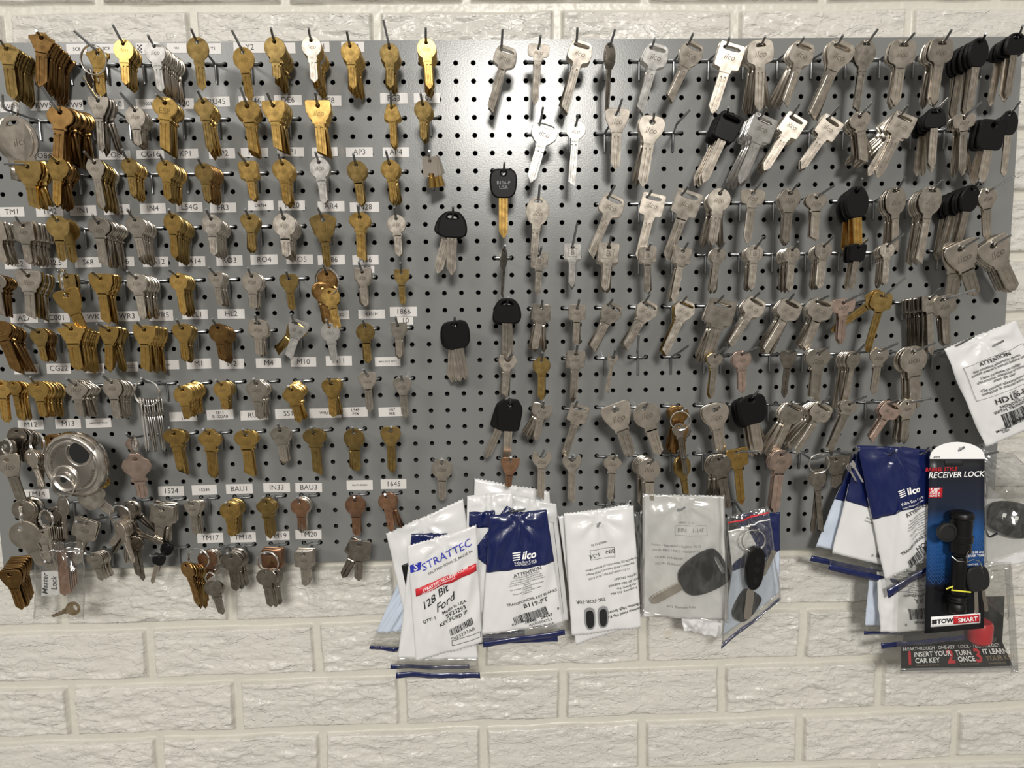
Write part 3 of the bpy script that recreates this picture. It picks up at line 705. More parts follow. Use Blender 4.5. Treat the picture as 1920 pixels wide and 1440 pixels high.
for p in parsed:
    o = p['o']; d0 = float(o.get('d', D0)); K0 = un(*p['hole'], d0); row = int(o.get('r', p['row']))
    cx = round(K0.x / IN - .5) + .5
    if 'c' in o: cx = float(o['c'])
    M0 = Vector((cx * IN, 0, -row * IN)); side_ = {'L': 'left half', 'R': 'right half'}[p['side']]
    ro = ORD[rowname[p['side']][p['row']] - 1].replace('first', 'top'); pos = f"{p['ord']} hook from left, {ro} row, {side_}"
    if 'nohook' not in o and (cx, row) in MOUNTS: print('DUP', cx, row, pos, MOUNTS[(cx, row)])
    MOUNTS[(cx, row)] = pos
    p['M0'] = M0; p['K0'] = K0; S = M0 + Vector((0, -.0042, 0)); up = Vector((0, 0, .0016))
    B = K0 + (K0 - S).normalized() * .006 + up
    T = un(*p['tip'], .083) if p['tip'] else B + Vector((0, -.012, .017))
    if 'nohook' not in o: build_hook(M0, B, T, (f"zinc peg hook carrying {o['h'].replace('_', ' ')}, {pos}" if 'h' in o else ('bare ' if p['n'] == 0 else '') + f"bent zinc peg hook, {pos}"))
    if p['n'] == 0: continue
    E_ = un(*p['end'], d0); v = E_ - K0; v.y = 0; L = v.length; W = (un(p['hole'][0] + p['W'], p['hole'][1], d0) - K0).length
    st = p['st']; slot = st.endswith('/s'); st = st.replace('/s', ''); oxx = .25 * W if slot else 0
    a_dir = math.atan2(v.x, -v.z); a_loc = math.asin(min(.9, oxx / L)); ang = a_dir - a_loc; Lk = math.sqrt(max(L * L - oxx * oxx, 1e-6))
    n = p['n']; gap = float(o.get('gap', min(.0085 if p['st'][0] == 'k' else .0056, (d0 - .010) / max(n, 1)))); fan = math.radians(float(o.get('f', 0))); yaw = view_yaw(K0, float(o['yaw'])) if 'yaw' in o else 0
    m2 = o.get('m2', p['m']); black = st[0] == 'k'; kind = SHN[st]
    nm = 'black-headed' if black else MTN[p['m']]; what = 'car key' if black else 'key blank'
    lab = f"{kind} {nm} {what}, foremost on {pos}"; labb = f"{kind if 'f2' not in o else ''} {what}s behind the foremost on {pos}".strip()
    S0 = S + Vector((0, 0, -.0012)); K1 = K0 + Vector((0, 0, 0)); grp = f"{what}s on the {pos}"
    fanl = [0.0]
    for i in range(n):
        if st == 'ppp': break
        dd = d0 - i * gap * (1 if i < 2 else random.uniform(.93, 1.07)); t_ = (dd - .0042) / (d0 - .0042)
        pos_ = S0.lerp(K1, t_); j = 0 if i == 0 else random.gauss(0, .035)
        if i and fan: j += fan * (((i * 7) % 5) / 4 - .5) * 2 if 'one' not in o else fan * i / max(1, n - 1)
        A = -(ang + j); s_ = W * (1 if i == 0 else random.uniform(.97, 1.03))
        rx = random.gauss(RXM, .035) + float(o.get('rx', 0)); rz = random.gauss(0, .06) + yaw
        mtx = Matrix.Translation(pos_) @ Matrix.Rotation(-A * -1, 4, 'Y') @ Matrix.Rotation(rx, 4, 'X') @ Matrix.Rotation(rz, 4, 'Z') @ Matrix.Scale(s_, 4)
        vis = (3.0 if i == 0 else 1.0 / i) * (1 + abs(K0.x - .03) * 1.5)
        txt = None
        if i == 0: txt = o.get('t', '' if black else 'ilco')
        add_key(p['m'] if i == 0 else (m2 if random.random() < .85 else p['m']), st, slot, s_, Lk, mtx, vis, lab, labb, grp, i == 0, txt, o.get('bl'))
# ---------------------------------------------------------------- small bunches of keys on split rings
def fan_keys(hole, ends, W, st, m, lab, grp, d=.062, yaws=None, txt=None, one=True):
    slot = st.endswith('/s'); s0 = st.replace('/s', '')
    for i, e_ in enumerate(ends):
        hx, hy = hole[i] if isinstance(hole[0], tuple) else hole
        di = d - i * .0038; K0 = un(hx, hy, di); E_ = un(*e_, di); v = E_ - K0; v.y = 0; L = v.length; Wm = W / 1.37 / 1000 * 1.09
        a = math.atan2(v.x, -v.z); a_loc = math.asin(min(.9, .25 * Wm / L)) if slot else 0
        yw = yaws[i] if yaws else random.gauss(0, .12)
        mtx = Matrix.Translation(K0) @ Matrix.Rotation(a - a_loc, 4, 'Y') @ Matrix.Rotation(view_yaw(K0, yw) if yaws else yw, 4, 'Z') @ Matrix.Rotation(random.gauss(.02 if yaws else RXM, .03), 4, 'X') @ Matrix.Scale(Wm, 4)
        mm = m[i % len(m)]
        add_key(mm, s0, slot, Wm, L, mtx, 2.2 if i < 2 else .9, lab if i == 0 else None, grp + ', not the foremost', grp, i == 0, txt if i == 0 else None)

ring(un(175, 112, .066), .0185, (.15, 1, .1), 'large split ring in front of the brass key near the SC8 tape')
ring(un(27, 206, .055), .0100, (.75, 1, 0), 'split ring above the big oval keys at the left edge, second row')
fan_keys((24, 232), [(8, 335), (22, 318), (36, 322)], 60, 'oval', 'n', 'large oval nickel key tilted on a ring at the left edge', 'oval keys on the ring at the left edge', .066, txt='ilco')
for i in range(3): pass
fan_keys([(166, 138), (178, 140), (192, 134)], [(158, 218), (176, 214), (198, 205)], 24, 'squ', 'g', 'thin dark key behind the brass one on the large ring', 'thin dark keys on the large top ring', .056, [70, 75, 65])
ring(un(120, 528, .066), .017, (.95, .35, 0), 'split ring seen nearly edge on above the flared brass key')
fan_keys((125, 553), [(112.5, 622)], 50, 'trap', 'b', 'flared gold key hanging below the edge-on ring, fifth row', 'flared gold key', .066)
ring(un(612, 528, .068), .019, (.35, 1, .1), 'split ring holding the small round brass key, fifth row')
fan_keys([(617.7, 548), (604, 540), (600, 536), (620, 540)], [(608, 622), (598, 620), (596, 612), (634, 592)], 33, 'round', 'booo', 'small round gold key on the ring above the M11 tape', 'round brown keys bunched on the M11 ring', .069)
ring(un(275, 737, .070), .0185, (.1, 1, .05), 'large split ring holding the bundle of narrow silver keys')
fan_keys([(262 + 4.6 * i, 754 - abs(i - 4) * .6) for i in range(9)], [(262 + 4.9 * i, 847 - (i % 2)) for i in range(9)], 30, 'squ', 's', 'narrow silver key seen edge on, first in the ring bundle', 'silver keys seen edge on in the ring bundle', .069, [84, 80, 78, 80, 76, 78, 74, 76, 72])
ring(un(251, 834, .066), .0135, (.8, .6, 0), 'small split ring above the rosy cloverleaf key')
fan_keys((254, 861), [(258, 941)], 52, 'clover', 'p', 'large rosy cloverleaf key hanging below a small ring', 'rosy cloverleaf key', .068)
fan_keys((247, 826), [(250, 900)], 24, 'round', 'p', 'small rosy round key behind the small ring', 'rosy round key', .05)
ring(un(117, 912, .084), .0160, (.1, 1, .2), 'split ring hanging from the round padlock')
fan_keys([(118, 936)], [(122, 1010)], 30, 'oval', 'g', 'dark key seen nearly edge on below the padlock ring', 'dark key', .084, [55])
fan_keys([(163, 926)], [(124, 964)], 44, 'mush', 'n', 'tilted nickel key right of the padlock ring', 'tilted nickel key', .070)
fan_keys([(172, 905), (180, 900), (186, 900), (192, 896)], [(178, 945), (190, 942), (205, 938), (216, 928)], 34, 'wide', 'bdb', 'gold key sticking out below the padlock on the right', 'gold keys sticking out below the padlock', .050)
ring(un(225, 967, .074), .0155, (.1, 1, .1), 'split ring of the big nickel key bunch left of tape TM17')
fan_keys([(222 + i * 2.5, 984 - i * .8) for i in range(10)], [(206 + i * 6.2, 1057 - (i % 3) * 2) for i in range(10)], 34, 'round', 'n', 'round nickel key, leftmost in the big fanned bunch', 'round nickel keys fanned in the big bunch', .082, [62, 60, 58, 60, 56, 55, 58, 52, 50, 48])
fan_keys([(232, 985), (240, 980), (246, 978)], [(166, 1028), (285, 1024), (300, 1040)], 30, 'round', 'gng', 'key of the big bunch sticking out sideways', 'keys sticking out of the big bunch', .062)
fan_keys([(246, 1010), (254, 1012)], [(250, 1088), (259, 1096)], 26, 'collar', 'g', 'dark key hanging lowest in the big bunch', 'dark keys hanging lowest in the bunch', .066)
ring(un(86, 974, .070), .0135, (.4, 1, 0), 'split ring above the sheaf of narrow keys, lower left')
fan_keys([(80, 998)] + [(88 + 4.2 * i, 990) for i in range(8)], [(84, 1070)] + [(96 + 4.2 * i, 1073 - i) for i in range(8)], 26, 'squ', 'n', 'square nickel key at the left of the sheaf', 'nickel keys seen edge on in the sheaf', .070, [25] + [74] * 8)
ring(un(38, 966, .072), .0125, (.8, .6, 0), 'split ring above the large round key, lower left corner')
fan_keys((38, 990), [(12, 1068)], 54, 'round', 'n', 'large round nickel key with a slot, lower left corner', 'large round nickel key', .074)
fan_keys([(40, 946), (50, 944), (58, 940)], [(34, 1035), (50, 1030), (60, 1020)], 42, 'round', 'ngg', 'round key head behind the large round key, lower left', 'round key heads behind the large key', .060)
ring(un(12, 838, .070), .011, (.5, 1, 0), 'split ring at the left edge beside the padlock')
fan_keys([(13, 862), (10, 836)], [(8, 952), (12, 930)], 46, 'trap', 'ng', 'large nickel key at the left edge beside the padlock', 'nickel keys at the left edge', .070, txt='ilco')
ring(un(69, 832, .068), .0165, (.5, 1, 0), 'split ring just left of the padlock')
fan_keys([(56 + i * 3.5, 850) for i in range(7)], [(44 + i * 8.0, 918 - (i % 2) * 3) for i in range(7)], 32, 'round', 'n', 'round key, leftmost of the fan beside the padlock', 'round keys fanned out left of the padlock', .070, [55, 52, 50, 50, 46, 44, 42])
ring(un(502, 1054, .072), .0160, (.15, 1, .1), 'split ring under tape TM19')
fan_keys([(497, 1073), (503, 1073), (508, 1072), (513, 1071)], [(496, 1142), (504, 1145), (509, 1143), (514, 1140)], 34, 'round', 'g', 'round dark key foremost on the ring under tape TM19', 'round dark keys on the ring under tape TM19', .074)
ring(un(372, 1048, .072), .0160, (.2, 1, .1), 'split ring under tape TM17')
fan_keys([(349 + 5 * i, 1060 + i) for i in range(7)], [(340 + 7 * i, 1132 + (i % 3) * 6) for i in range(7)], 32, 'round', 'odo', 'brown round key, leftmost of the bunch under tape TM17', 'brown keys bunched under tape TM17', .076, [50, 46, 40, 36, 30, 40, 30])
ring(un(394, 1084, .074), .0080, (.2, 1, 0), 'small split ring beside the brown bunch')
fan_keys([(397, 1094), (402, 1095)], [(388, 1158), (398, 1156)], 32, 'round', 'g', 'round grey key right of the brown bunch', 'round grey keys right of the brown bunch', .074)
fan_keys([(316, 1022)], [(350, 1075)], 24, 'kpod', 'k', 'second small black-headed key leaning right, bottom left', 'small black-headed key', .050)
ring(un(1276, 789, .072), .0140, (.1, 1, .1), 'split ring in front of brown keys left of the black-headed key')
fan_keys([(1272, 800), (1277, 801), (1282, 804)], [(1254, 894), (1270, 880), (1286, 858)], 30, 'pent', 'gog', 'dark narrow key hanging from the ring, right half', 'dark narrow keys on the right half ring', .070, [35, 30, 20])
ring(un(1536, 869, .072), .0145, (.1, 1, .1), 'split ring left of the blue and white bags')
fan_keys([(1531, 886), (1536, 886), (1541, 884)], [(1513, 1001), (1538, 1004), (1545, 996)], 30, 'oval', 'g', 'dark long key hanging on the ring beside the blue bags', 'dark long keys on the ring beside the blue bags', .070, [20, 30, 45])
fan_keys([(1566, 862), (1576, 860)], [(1560, 918), (1572, 912)], 38, 'shield', 'g', 'dark shield-shaped key beside the blue and white bags', 'dark shield-shaped keys', .060)
fan_keys([(1598, 868), (1590, 874)], [(1575, 906), (1570, 904)], 12, 'squ', 's', 'thin bright key leaning beside the blue bag', 'thin bright keys leaning beside the blue bag', .068, [60, 60])
# ---- tubular keys on the left half's fourth hook end
h_ = un(804, 292, .058); cx = round(h_.x / IN - .5) + .5
build_hook((cx * IN, 0, -6 * IN), h_ + Vector((0, -.006, .002)), un(805, 283, .083), 'bent zinc peg hook holding the tubular brass keys')
for i in range(3):
    K = un(806 + i * 3, 302, .058 - .006 * i); th = thing('tubular_key', K, 'nickel tag with tubular brass barrel, ' + ('foremost of the three' if i == 0 else 'behind the foremost tubular key'), 'key', 'tubular brass keys')
    th.rotation_euler = (.25, [.0, -.18, -.3][i], 0)
    poly = chaikin([(-.0105, .006), (.0105, .006), (.0105, -.0205), (.005, -.0215), (.005, -.0165), (-.0035, -.0165), (-.0035, -.0215), (-.0105, -.0215)], 1, .12)
    V, F = plate(poly, [circ(0, 0, .0022)], .0016, .0003); mk('tag', V, F, M['n'], th)
    b = MB(); b.lathe([(.0024, 0), (.0026, .002), (.0026, .004), (.0044, .0045), (.0046, .018), (.0044, .0185), (.0028, .0187), (.0028, .012)], Matrix.Translation((.0008, 0, -.0170)) @ Matrix.Rotation(math.pi, 4, 'X'), 24)
    b.make('barrel', M['b'], th, True)
# ---- disc padlock
c = un(144, 870, .074); th = thing('disc_padlock', c, 'round stainless disc padlock with a half open shackle window', 'padlock')
th.rotation_euler = (math.radians(4), math.radians(6), math.radians(-8)); RX = Matrix.Rotation(math.pi / 2, 4, 'X')
R_ = .0475
b = MB(); b.lathe([(.0, -.010), (R_ * .8, -.010), (R_ * .95, -.007), (R_, .0), (R_ * .99, .004), (R_ * .93, .0085), (R_ * .86, .0105), (R_ * .815, .0102), (R_ * .79, .0088), (R_ * .75, .0100), (R_ * .70, .0106), (0, .0110)], RX, 64)
b.make('body', M['steel'], th, True)
def ringlathe(name, cx, cz, r, m_, prof, par=th, seg=48):
    b = MB(); b.lathe(prof, Matrix.Translation((cx, 0, cz)) @ RX, seg); return b.make(name, m_, par, True)
ringlathe('shackle_opening', .013, .021, 0, M['fob'], [(.0, .0095), (.0150, .0100), (.0152, .0112), (.0, .0112)])
b = MB(); rr_ = .0185; pts = [Vector((.013 + math.cos(a) * rr_, -.0112, .021 + math.sin(a) * rr_)) for a in [math.radians(x) for x in range(150, 400, 12)]]; b.tube(pts, .0016, 8); b.make('opening_rim', M['steel'], th, True)
b = MB(); pts = [Vector((math.cos(a) * .0405, -.009, math.sin(a) * .0405)) for a in [math.radians(x) for x in range(38, 92, 6)]]; b.tube(pts, .0052, 12); b.make('shackle', M['steel'], th, True)
ringlathe('lock_boss', -.009, -.019, 0, M['steel'], [(.0200, .009), (.0195, .0125), (.0180, .0135), (.0165, .0125), (.0150, .0115), (.0110, .0120), (.0095, .0150), (0, .0155)])
ringlathe('keyway', -.009, -.019, 0, M['fob'], [(.0045, .0150), (.0045, .0160), (0, .0161)], seg=20)
tb = MB(); arc = 'STAINLESS STEEL'
for i, ch in enumerate(arc):
    if ch == ' ': continue
    a = math.radians(205 - i * 7.2); V, F = text(ch, .0048, .02); ca, sa = math.cos(a - math.pi / 2), math.sin(a - math.pi / 2)
    tb.add([(math.cos(a) * .0300 + x * ca - y * sa, -.0112, math.sin(a) * .0300 + x * sa + y * ca) for x, y in V], F)
for i, ch in enumerate('HARDENED'):
    a = math.radians(-60 + i * 8); V, F = text(ch, .0048, .02); ca, sa = math.cos(a + math.pi / 2), math.sin(a + math.pi / 2)
    tb.add([(math.cos(a) * .0330 + x * ca - y * sa, -.0112, math.sin(a) * .0330 + x * sa + y * ca) for x, y in V], F)
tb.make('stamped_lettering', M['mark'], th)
# ---------------------------------------------------------------- build the keys
KEYS_M = [k for k in KEYS if k['st'][0] != 'k']; KEYS_B = [k for k in KEYS if k['st'][0] == 'k']
KEYS_M.sort(key=lambda k: -k['size']); solo = KEYS_M[:300] + KEYS_B; rest = KEYS_M[300:]
print('KEYS', len(KEYS), 'solo', len(solo))
cnt = {}
for k in solo:
    black = k['st'][0] == 'k'; nm = 'car_key' if black else 'key_blank'
    lab = k['lab'] if k['front'] else k['labb']
    e = thing(nm, (0, 0, 0), lab, 'key', k['grp']); e.matrix_world = k['mtx']
    me = cached('head', (k['st'], k['slot']), k['m'], headm(k['st'], k['slot'])); hd_ = link('head', me, None, e)
    vf, key = bladem(k['st'], k['slot'], k['L']); bl = link('blade', cached('blade', key, (k['bl'] or 'n' if k['m'] == 'k' else k['m']), vf), None, e)
    if black: bl['label'] = 'gold blade' if k['bl'] else 'nickel blade'
    if k['txt']:
        lines = k['txt'].split(';'); tb = MB(); ox = .25 if k['slot'] else 0; zc = -.30 if not black else -.42
        if k['st'] in ('lens', 'pag', 'tbow'): zc = -.2
        if k['st'] in ('oval',): zc = -.5
        sz = .30 if not black else .17
        if len(k['txt']) == 1: sz = .42
        ft = -(TK / 2 + .004) if not black else -.094
        for i, ln in enumerate(lines):
            V, F = text(ln, sz, .0, 'CENTER', .25 if ln == 'ilco' else 0); tb.add([(x + ox, ft, y + zc - (i - (len(lines) - 1) / 2) * .16) for x, y in V], F)
        if len(k['txt']) == 1:
            for a, b_, c_, d_ in ((-.26, -.18, -.54, -.52), (-.26, -.24, -.54, -.08), (.24, .26, -.54, -.08), (-.26, .26, -.10, -.08), (-.26, .26, -.54, -.52)):
                tb.add([(a, ft, c_), (b_, ft, c_), (b_, ft, d_), (a, ft, d_)], [(0, 1, 2, 3)])
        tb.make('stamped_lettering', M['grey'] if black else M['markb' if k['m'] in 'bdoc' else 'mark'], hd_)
# the rest: one object
slots = list('bdonspgc'); VV = []; FI = []; LS = []; MI = []; off = 0; ls = 0
for k in rest:
    mt = np.array(k['mtx'])
    for V, F in (headm(k['st'], k['slot']), bladem(k['st'], k['slot'], k['L'])[0]):
        v = np.array([tuple(p) for p in V]); v = v @ mt[:3, :3].T + mt[:3, 3]; VV.append(v)
        for f in F: FI.extend(i + off for i in f); LS.append((ls, len(f))); ls += len(f); MI.append(slots.index(k['m']))
        off += len(v)
if rest:
    VV = np.concatenate(VV); me = bpy.data.meshes.new('key_blanks'); me.vertices.add(len(VV)); me.vertices.foreach_set('co', VV.ravel().astype(np.float32))
    me.loops.add(len(FI)); me.loops.foreach_set('vertex_index', np.array(FI, np.int32)); me.polygons.add(len(LS)); L_ = np.array(LS, np.int32)
    me.polygons.foreach_set('loop_start', L_[:, 0]); me.polygons.foreach_set('loop_total', L_[:, 1])
    for s_ in slots: me.materials.append(M[s_])
    me.polygons.foreach_set('material_index', np.array(MI, np.int32)); me.update(calc_edges=True)
    tag(link('key_blanks', me, None), 'the many further key blanks hanging behind the foremost ones on their hooks', 'key', 'key blanks on the pegboard', 'stuff')

# ---------------------------------------------------------------- plastic bags
_nz = [vnoise((64, 64), (5, 5), 200 + i) + .5 * vnoise((64, 64), (13, 13), 260 + i) - .75 for i in range(8)]
class Bag:
    def __init__(s, name, lab, cat, grp, px, d0, d1, bulge=.004, wr=.0016, seed=0, thick=.003):
        s.c = [un(px[0][0], px[0][1], d0), un(px[1][0], px[1][1], d0), un(px[2][0], px[2][1], d1), un(px[3][0], px[3][1], d1)]
        s.o = (s.c[0] + s.c[1]) / 2; s.W = ((s.c[1] - s.c[0]).length + (s.c[2] - s.c[3]).length) / 2; s.H = ((s.c[3] - s.c[0]).length + (s.c[2] - s.c[1]).length) / 2
        s.b = bulge; s.wr = wr; s.n = _nz[seed % 8]; s.sd = seed; s.t = thing(name, s.o, lab, cat, grp); s.thick = thick; s.main = s.t
    def S(s, u, v, off=0):
        uu = min(max(u, -.2), 1.2); vv = min(max(v, -.2), 1.2); c = s.c
        p = c[0] * (1 - uu) * (1 - vv) + c[1] * uu * (1 - vv) + c[2] * uu * vv + c[3] * (1 - uu) * vv
        a = min(max(u, 0), 1); b = min(max(v, 0), 1); x = a * 62.9; y = b * 62.9; i = int(x); j = int(y); fx, fy = x - i, y - j
        n = s.n[j, i] * (1 - fx) * (1 - fy) + s.n[j, i + 1] * fx * (1 - fy) + s.n[j + 1, i] * (1 - fx) * fy + s.n[j + 1, i + 1] * fx * fy
        h = s.b * (math.sin(math.pi * a) * math.sin(math.pi * b)) ** .6 + s.wr * n * 2.2 + s.wr * math.sin(a * 9 + s.sd) * .5
        du, dv = (a - .5) * s.W, (b - .06) * s.H; r = math.hypot(du, dv); an = math.atan2(du, dv + 1e-6)
        if s.b > .0025:
            h += .0034 * math.sin(an * 8 + s.sd * 1.7) * min(1, r / .012) * math.exp(-r / .038) * min(1, min(a, 1 - a) * 8)
            h += .0022 * math.exp(-(((a - .42) / .16) ** 2 + ((b - .66) / .2) ** 2)) + .0014 * math.sin((a + b * .6) * 23 + s.sd) * math.sin(math.pi * b) * (1 if s.sd % 2 else .4)
        return p + Vector((0, -h - off, 0)) - s.o
    def patch(s, name, m, u0, v0, u1, v1, off=.0, th=.0003, N=None, edge=0, lab=None, slant=0):
        nu, nv = N or (max(2, int(abs(u1 - u0) * 40)), max(2, int(abs(v1 - v0) * 44))); V = []; F = []
        for layer in (0, 1):
            for j in range(nv + 1):
                for i in range(nu + 1):
                    u = u0 + (u1 - u0) * i / nu; v = v0 + (v1 - v0) * j / nv + slant * (i / nu - .5) * (1 if True else 0)
                    ej = 0
                    if edge and j in (0, nv): v += (.004 if i % 2 else -.004)
                    p = s.S(u, v, off) if layer == 0 else s.S(u, v, off - th) + Vector((0, 0, 0))
                    if layer == 1 and th > .001:   # a pouch: the back stays flat, seams meet
                        k = min(1, min(u - u0, u1 - u) * 10 + .04) if True else 1; k = max(0.04, min(k, min(j, nv - j) * .5 + .04)); p = s.S(u, v, off - th * k)
                    V.append(p)
        w_ = nu + 1; n = w_ * (nv + 1)
        for j in range(nv):
            for i in range(nu):
                a = j * w_ + i; F.append((a, a + w_, a + w_ + 1, a + 1)); F.append((n + a, n + a + 1, n + a + w_ + 1, n + a + w_))
        for i in range(nu):
            a = i; F.append((a, a + 1, n + a + 1, n + a)); a = nv * w_ + i; F.append((a + 1, a, n + a, n + a + 1))
        for j in range(nv):
            a = j * w_; F.append((a + w_, a, n + a, n + a + w_)); a = j * w_ + nu; F.append((a, a + w_, n + a + w_, n + a))
        o = mk(name, V, F, m, s.t, 2)
        if lab: o['label'] = lab
        if name in ('pouch', 'card', 'sheet'): s.main = o
        return o
    def text(s, name, lines, m, off=.0006):
        """lines: (string, u, v, size m, rotation deg, bold, align)"""
        tb = MB()
        for l in lines:
            st, u, v, sz = l[:4]; r = math.radians(l[4]) if len(l) > 4 else 0; bd_ = l[5] if len(l) > 5 else 0; al = l[6] if len(l) > 6 else 'CENTER'; sh = l[7] if len(l) > 7 else 0
            V, F = text(st, sz, bd_, al, sh); ca, sa = math.cos(r), math.sin(r)
            tb.add([s.S(u + (x * ca - y * sa) / s.W, v - (x * sa + y * ca) / s.H, off) for x, y in V], F)
        return tb.make(name, m, s.main)
    def bars(s, u, v, w_, h_, m, rot=0, seed=1, off=.0006, name='barcode'):
        r_ = random.Random(seed); tb = MB(); x = 0; ca, sa = math.cos(math.radians(rot)), math.sin(math.radians(rot))
        def q(x, y): return s.S(u + (x * ca - y * sa) / s.W, v - (x * sa + y * ca) / s.H, off)
        while x < w_:
            b_ = r_.choice([.0005, .0005, .0009, .0014]); tb.add([q(x, 0), q(x + b_, 0), q(x + b_, -h_), q(x, -h_)], [(3, 2, 1, 0)]); x += b_ + r_.choice([.0005, .0006, .0010])
        return tb.make(name, m, s.main)
    def frame(s, u0, v0, u1, v1, m, name='printed_frame', off=.0006, lw=.0005):
        tb = MB(); a = lw / s.W; b_ = lw / s.H
        for x0, y0, x1, y1 in ((u0, v0, u1, v0 + b_), (u0, v1 - b_, u1, v1), (u0, v0, u0 + a, v1), (u1 - a, v0, u1, v1)):
            n = 8
            for i in range(n):
                p = [(x0 + (x1 - x0) * (i if x1 - x0 > y1 - y0 else 0) / n, y0 + (y1 - y0) * (i if y1 - y0 >= x1 - x0 else 0) / n)]
                if x1 - x0 > y1 - y0: X0_, X1_, Y0_, Y1_ = x0 + (x1 - x0) * i / n, x0 + (x1 - x0) * (i + 1) / n, y0, y1
                else: X0_, X1_, Y0_, Y1_ = x0, x1, y0 + (y1 - y0) * i / n, y0 + (y1 - y0) * (i + 1) / n
                tb.add([s.S(X0_, Y0_, off), s.S(X1_, Y0_, off), s.S(X1_, Y1_, off), s.S(X0_, Y1_, off)], [(3, 2, 1, 0)])
        return tb.make(name, m, s.main)
G1 = 'transponder key bags hanging at lower centre'; G2 = 'bags and packages at lower right'
def ilco_bag(lab, px, d0, d1, grp, seed, body=(0, .28, 1, .90), blue=(0, 0, 1, .30), strip=(0, .955, 1, 1.0), bodymat='paper', bulge=.005, slant=0, clear=True, thick=.004):
    B_ = Bag('key_bag', lab, 'bag', grp, px, d0, d1, bulge, .0014, seed)
    if clear: B_.patch('clear_film', M['clear'], 0, body[3] - .01, 1, 1.0, 0, .0004)
    B_.patch('pouch', M[bodymat], *body, 0, thick, edge=0)
    if blue: B_.patch('printed_header', M['navy'], *blue, .0012, thick, slant=slant, lab='dark blue printed header')
    if strip: B_.patch('seal_strip', M['navy'], *strip, .0004, .0008, lab='dark blue sealing strip')
    return B_
def small_print(u, v, rot=0, s=.0030, dv=.022):
    L_ = ['Key contains electronic device.', "Consult owner's manual before use.", 'Llave contiene dispositivo electronico.', 'Consulte el manual del propietario antes', 'de usar.', 'Cle contient un appareil electronique.', 'Consultez', 'le manuel du proprietaire avant', 'utilisation.']
    k = math.tan(math.radians(rot)) * 0
    return [(t_, u, v + i * dv, s, rot) for i, t_ in enumerate(L_)]
def logo(B_, u, v, k, rot=0, name='printed_logo'):
    """the maker's mark: four stripes and slanted letters"""
    tb = MB(); ca, sa = math.cos(math.radians(rot)), math.sin(math.radians(rot))
    def q(x, y): return B_.S(u + (x * ca - y * sa) / B_.W, v - (x * sa + y * ca) / B_.H, .0030)
    for i in range(4):
        y = .006 * k - i * .0036 * k; tb.add([q(-.018 * k, y), q(-.004 * k - i * .0006 * k, y), q(-.004 * k - i * .0006 * k, y + .0019 * k), q(-.018 * k, y + .0019 * k)], [(0, 1, 2, 3)])
    V, F = text('ilco', .0165 * k, .03, 'LEFT', .3); tb.add([q(x - .003 * k, y + .0012 * k) for x, y in V], F)
    return tb.make(name, M['white'], B_.main)
# lower-centre cluster, back to front
ilco_bag('white and clear bag fanned furthest left at lower centre', [(760, 1060), (842, 1015), (745, 1222), (692, 1216)],   .019, .021, G1, 1, body=(0, .1, 1, .80), blue=(0, .0, 1, .14), strip=(0, .96, 1, 1.0), bodymat='pale')
b = Bag('key_bag', 'glossy blank white bag behind the Ford key bag', 'bag', G1, [(724, 1000), (868, 936), (905, 1170), (772, 1215)], .036, .036, .004, .002, 2); b.patch('pouch', M['paper'], 0, 0, 1, 1, 0, .004, edge=1)
b.patch('printed_block', M['card'], .10, .30, .30, .50, .0006, .0003, lab='black printed block')
b = ilco_bag('bag with two dark blue strips hanging lowest at lower centre', [(772, 1000), (868, 1000), (901, 1272), (742, 1272)], .046, .047, G1, 3, body=(0, .2, 1, .86), blue=(0, .0, 1, .22), strip=(0, .955, 1, .995)); b.patch('seal_strip', M['navy'], -.08, .905, .88, .935, -.002, .0006, lab='dark blue sealing strip')
b = Bag('key_bag', 'white bag sticking up behind the big blue-topped bag', 'bag', G1, [(890, 897), (1030, 922), (1052, 1180), (880, 1190)], .022, .030, .004, .0016, 4); b.patch('pouch', M['paper'], 0, 0, 1, 1, 0, .004, edge=1)
b = ilco_bag('white bag with blue patch left behind the big blue-topped bag', [(876, 930), (960, 922), (985, 1196), (870, 1194)], .040, .044, G1, 5, body=(0, 0, 1, .92), blue=(.05, .11, .6, .22), strip=(0, .95, 1, 1.0))
b.text('printed_text', [('2M V', .46, .20, .006)], M['ink'])
b = Bag('key_bag', 'white bag with a printed frame right behind the blue-topped bag', 'bag', G1, [(950, 925), (1043, 945), (1066, 1162), (985, 1180)], .032, .040, .004, .0014, 6); b.patch('pouch', M['paper'], 0, 0, 1, 1, 0, .004, edge=1); b.frame(.5, .16, .90, .93, M['ink'])
# Ford key bag
b = Bag('key_bag', 'white bag with red band and handwritten 128 Bit Ford', 'bag', G1, [(763, 1024), (893, 984), (905, 1205), (780, 1240)], .056, .058, .006, .0016, 7)
b.patch('pouch', M['paper'], 0, 0, 1, 1, 0, .006, edge=1)
b.patch('red_band', M['red'], .08, .340, .97, .405, .0022, .0010, slant=-.06, lab='red printed band')
b.text('maker_name', [('STRATTEC', .56, .165, .0165, 12, .004)], M['bluei'], .0019)
b.text('printed_text', [('TRUSTED SOURCE, MADE IN', .60, .235, .0055, 12, .01), ('Made in USA', .62, .61, .0072, 12, .02), ('5923293', .64, .655, .0092, 12, .02), ('QTY: 1', .25, .66, .0070, 5, .02), ('KEY,FORD IP', .60, .705, .0078, 10, .02), ('5923293AB', .72, .865, .0080, 10, .0)], M['ink'], .0019)
b.text('band_lettering', [('STRATTEC SECURITY CORP', .52, .357, .0058, 12, .02), ('http://aftermarket.strattec.com', .42, .392, .0042, 12)], M['white'], .0032)
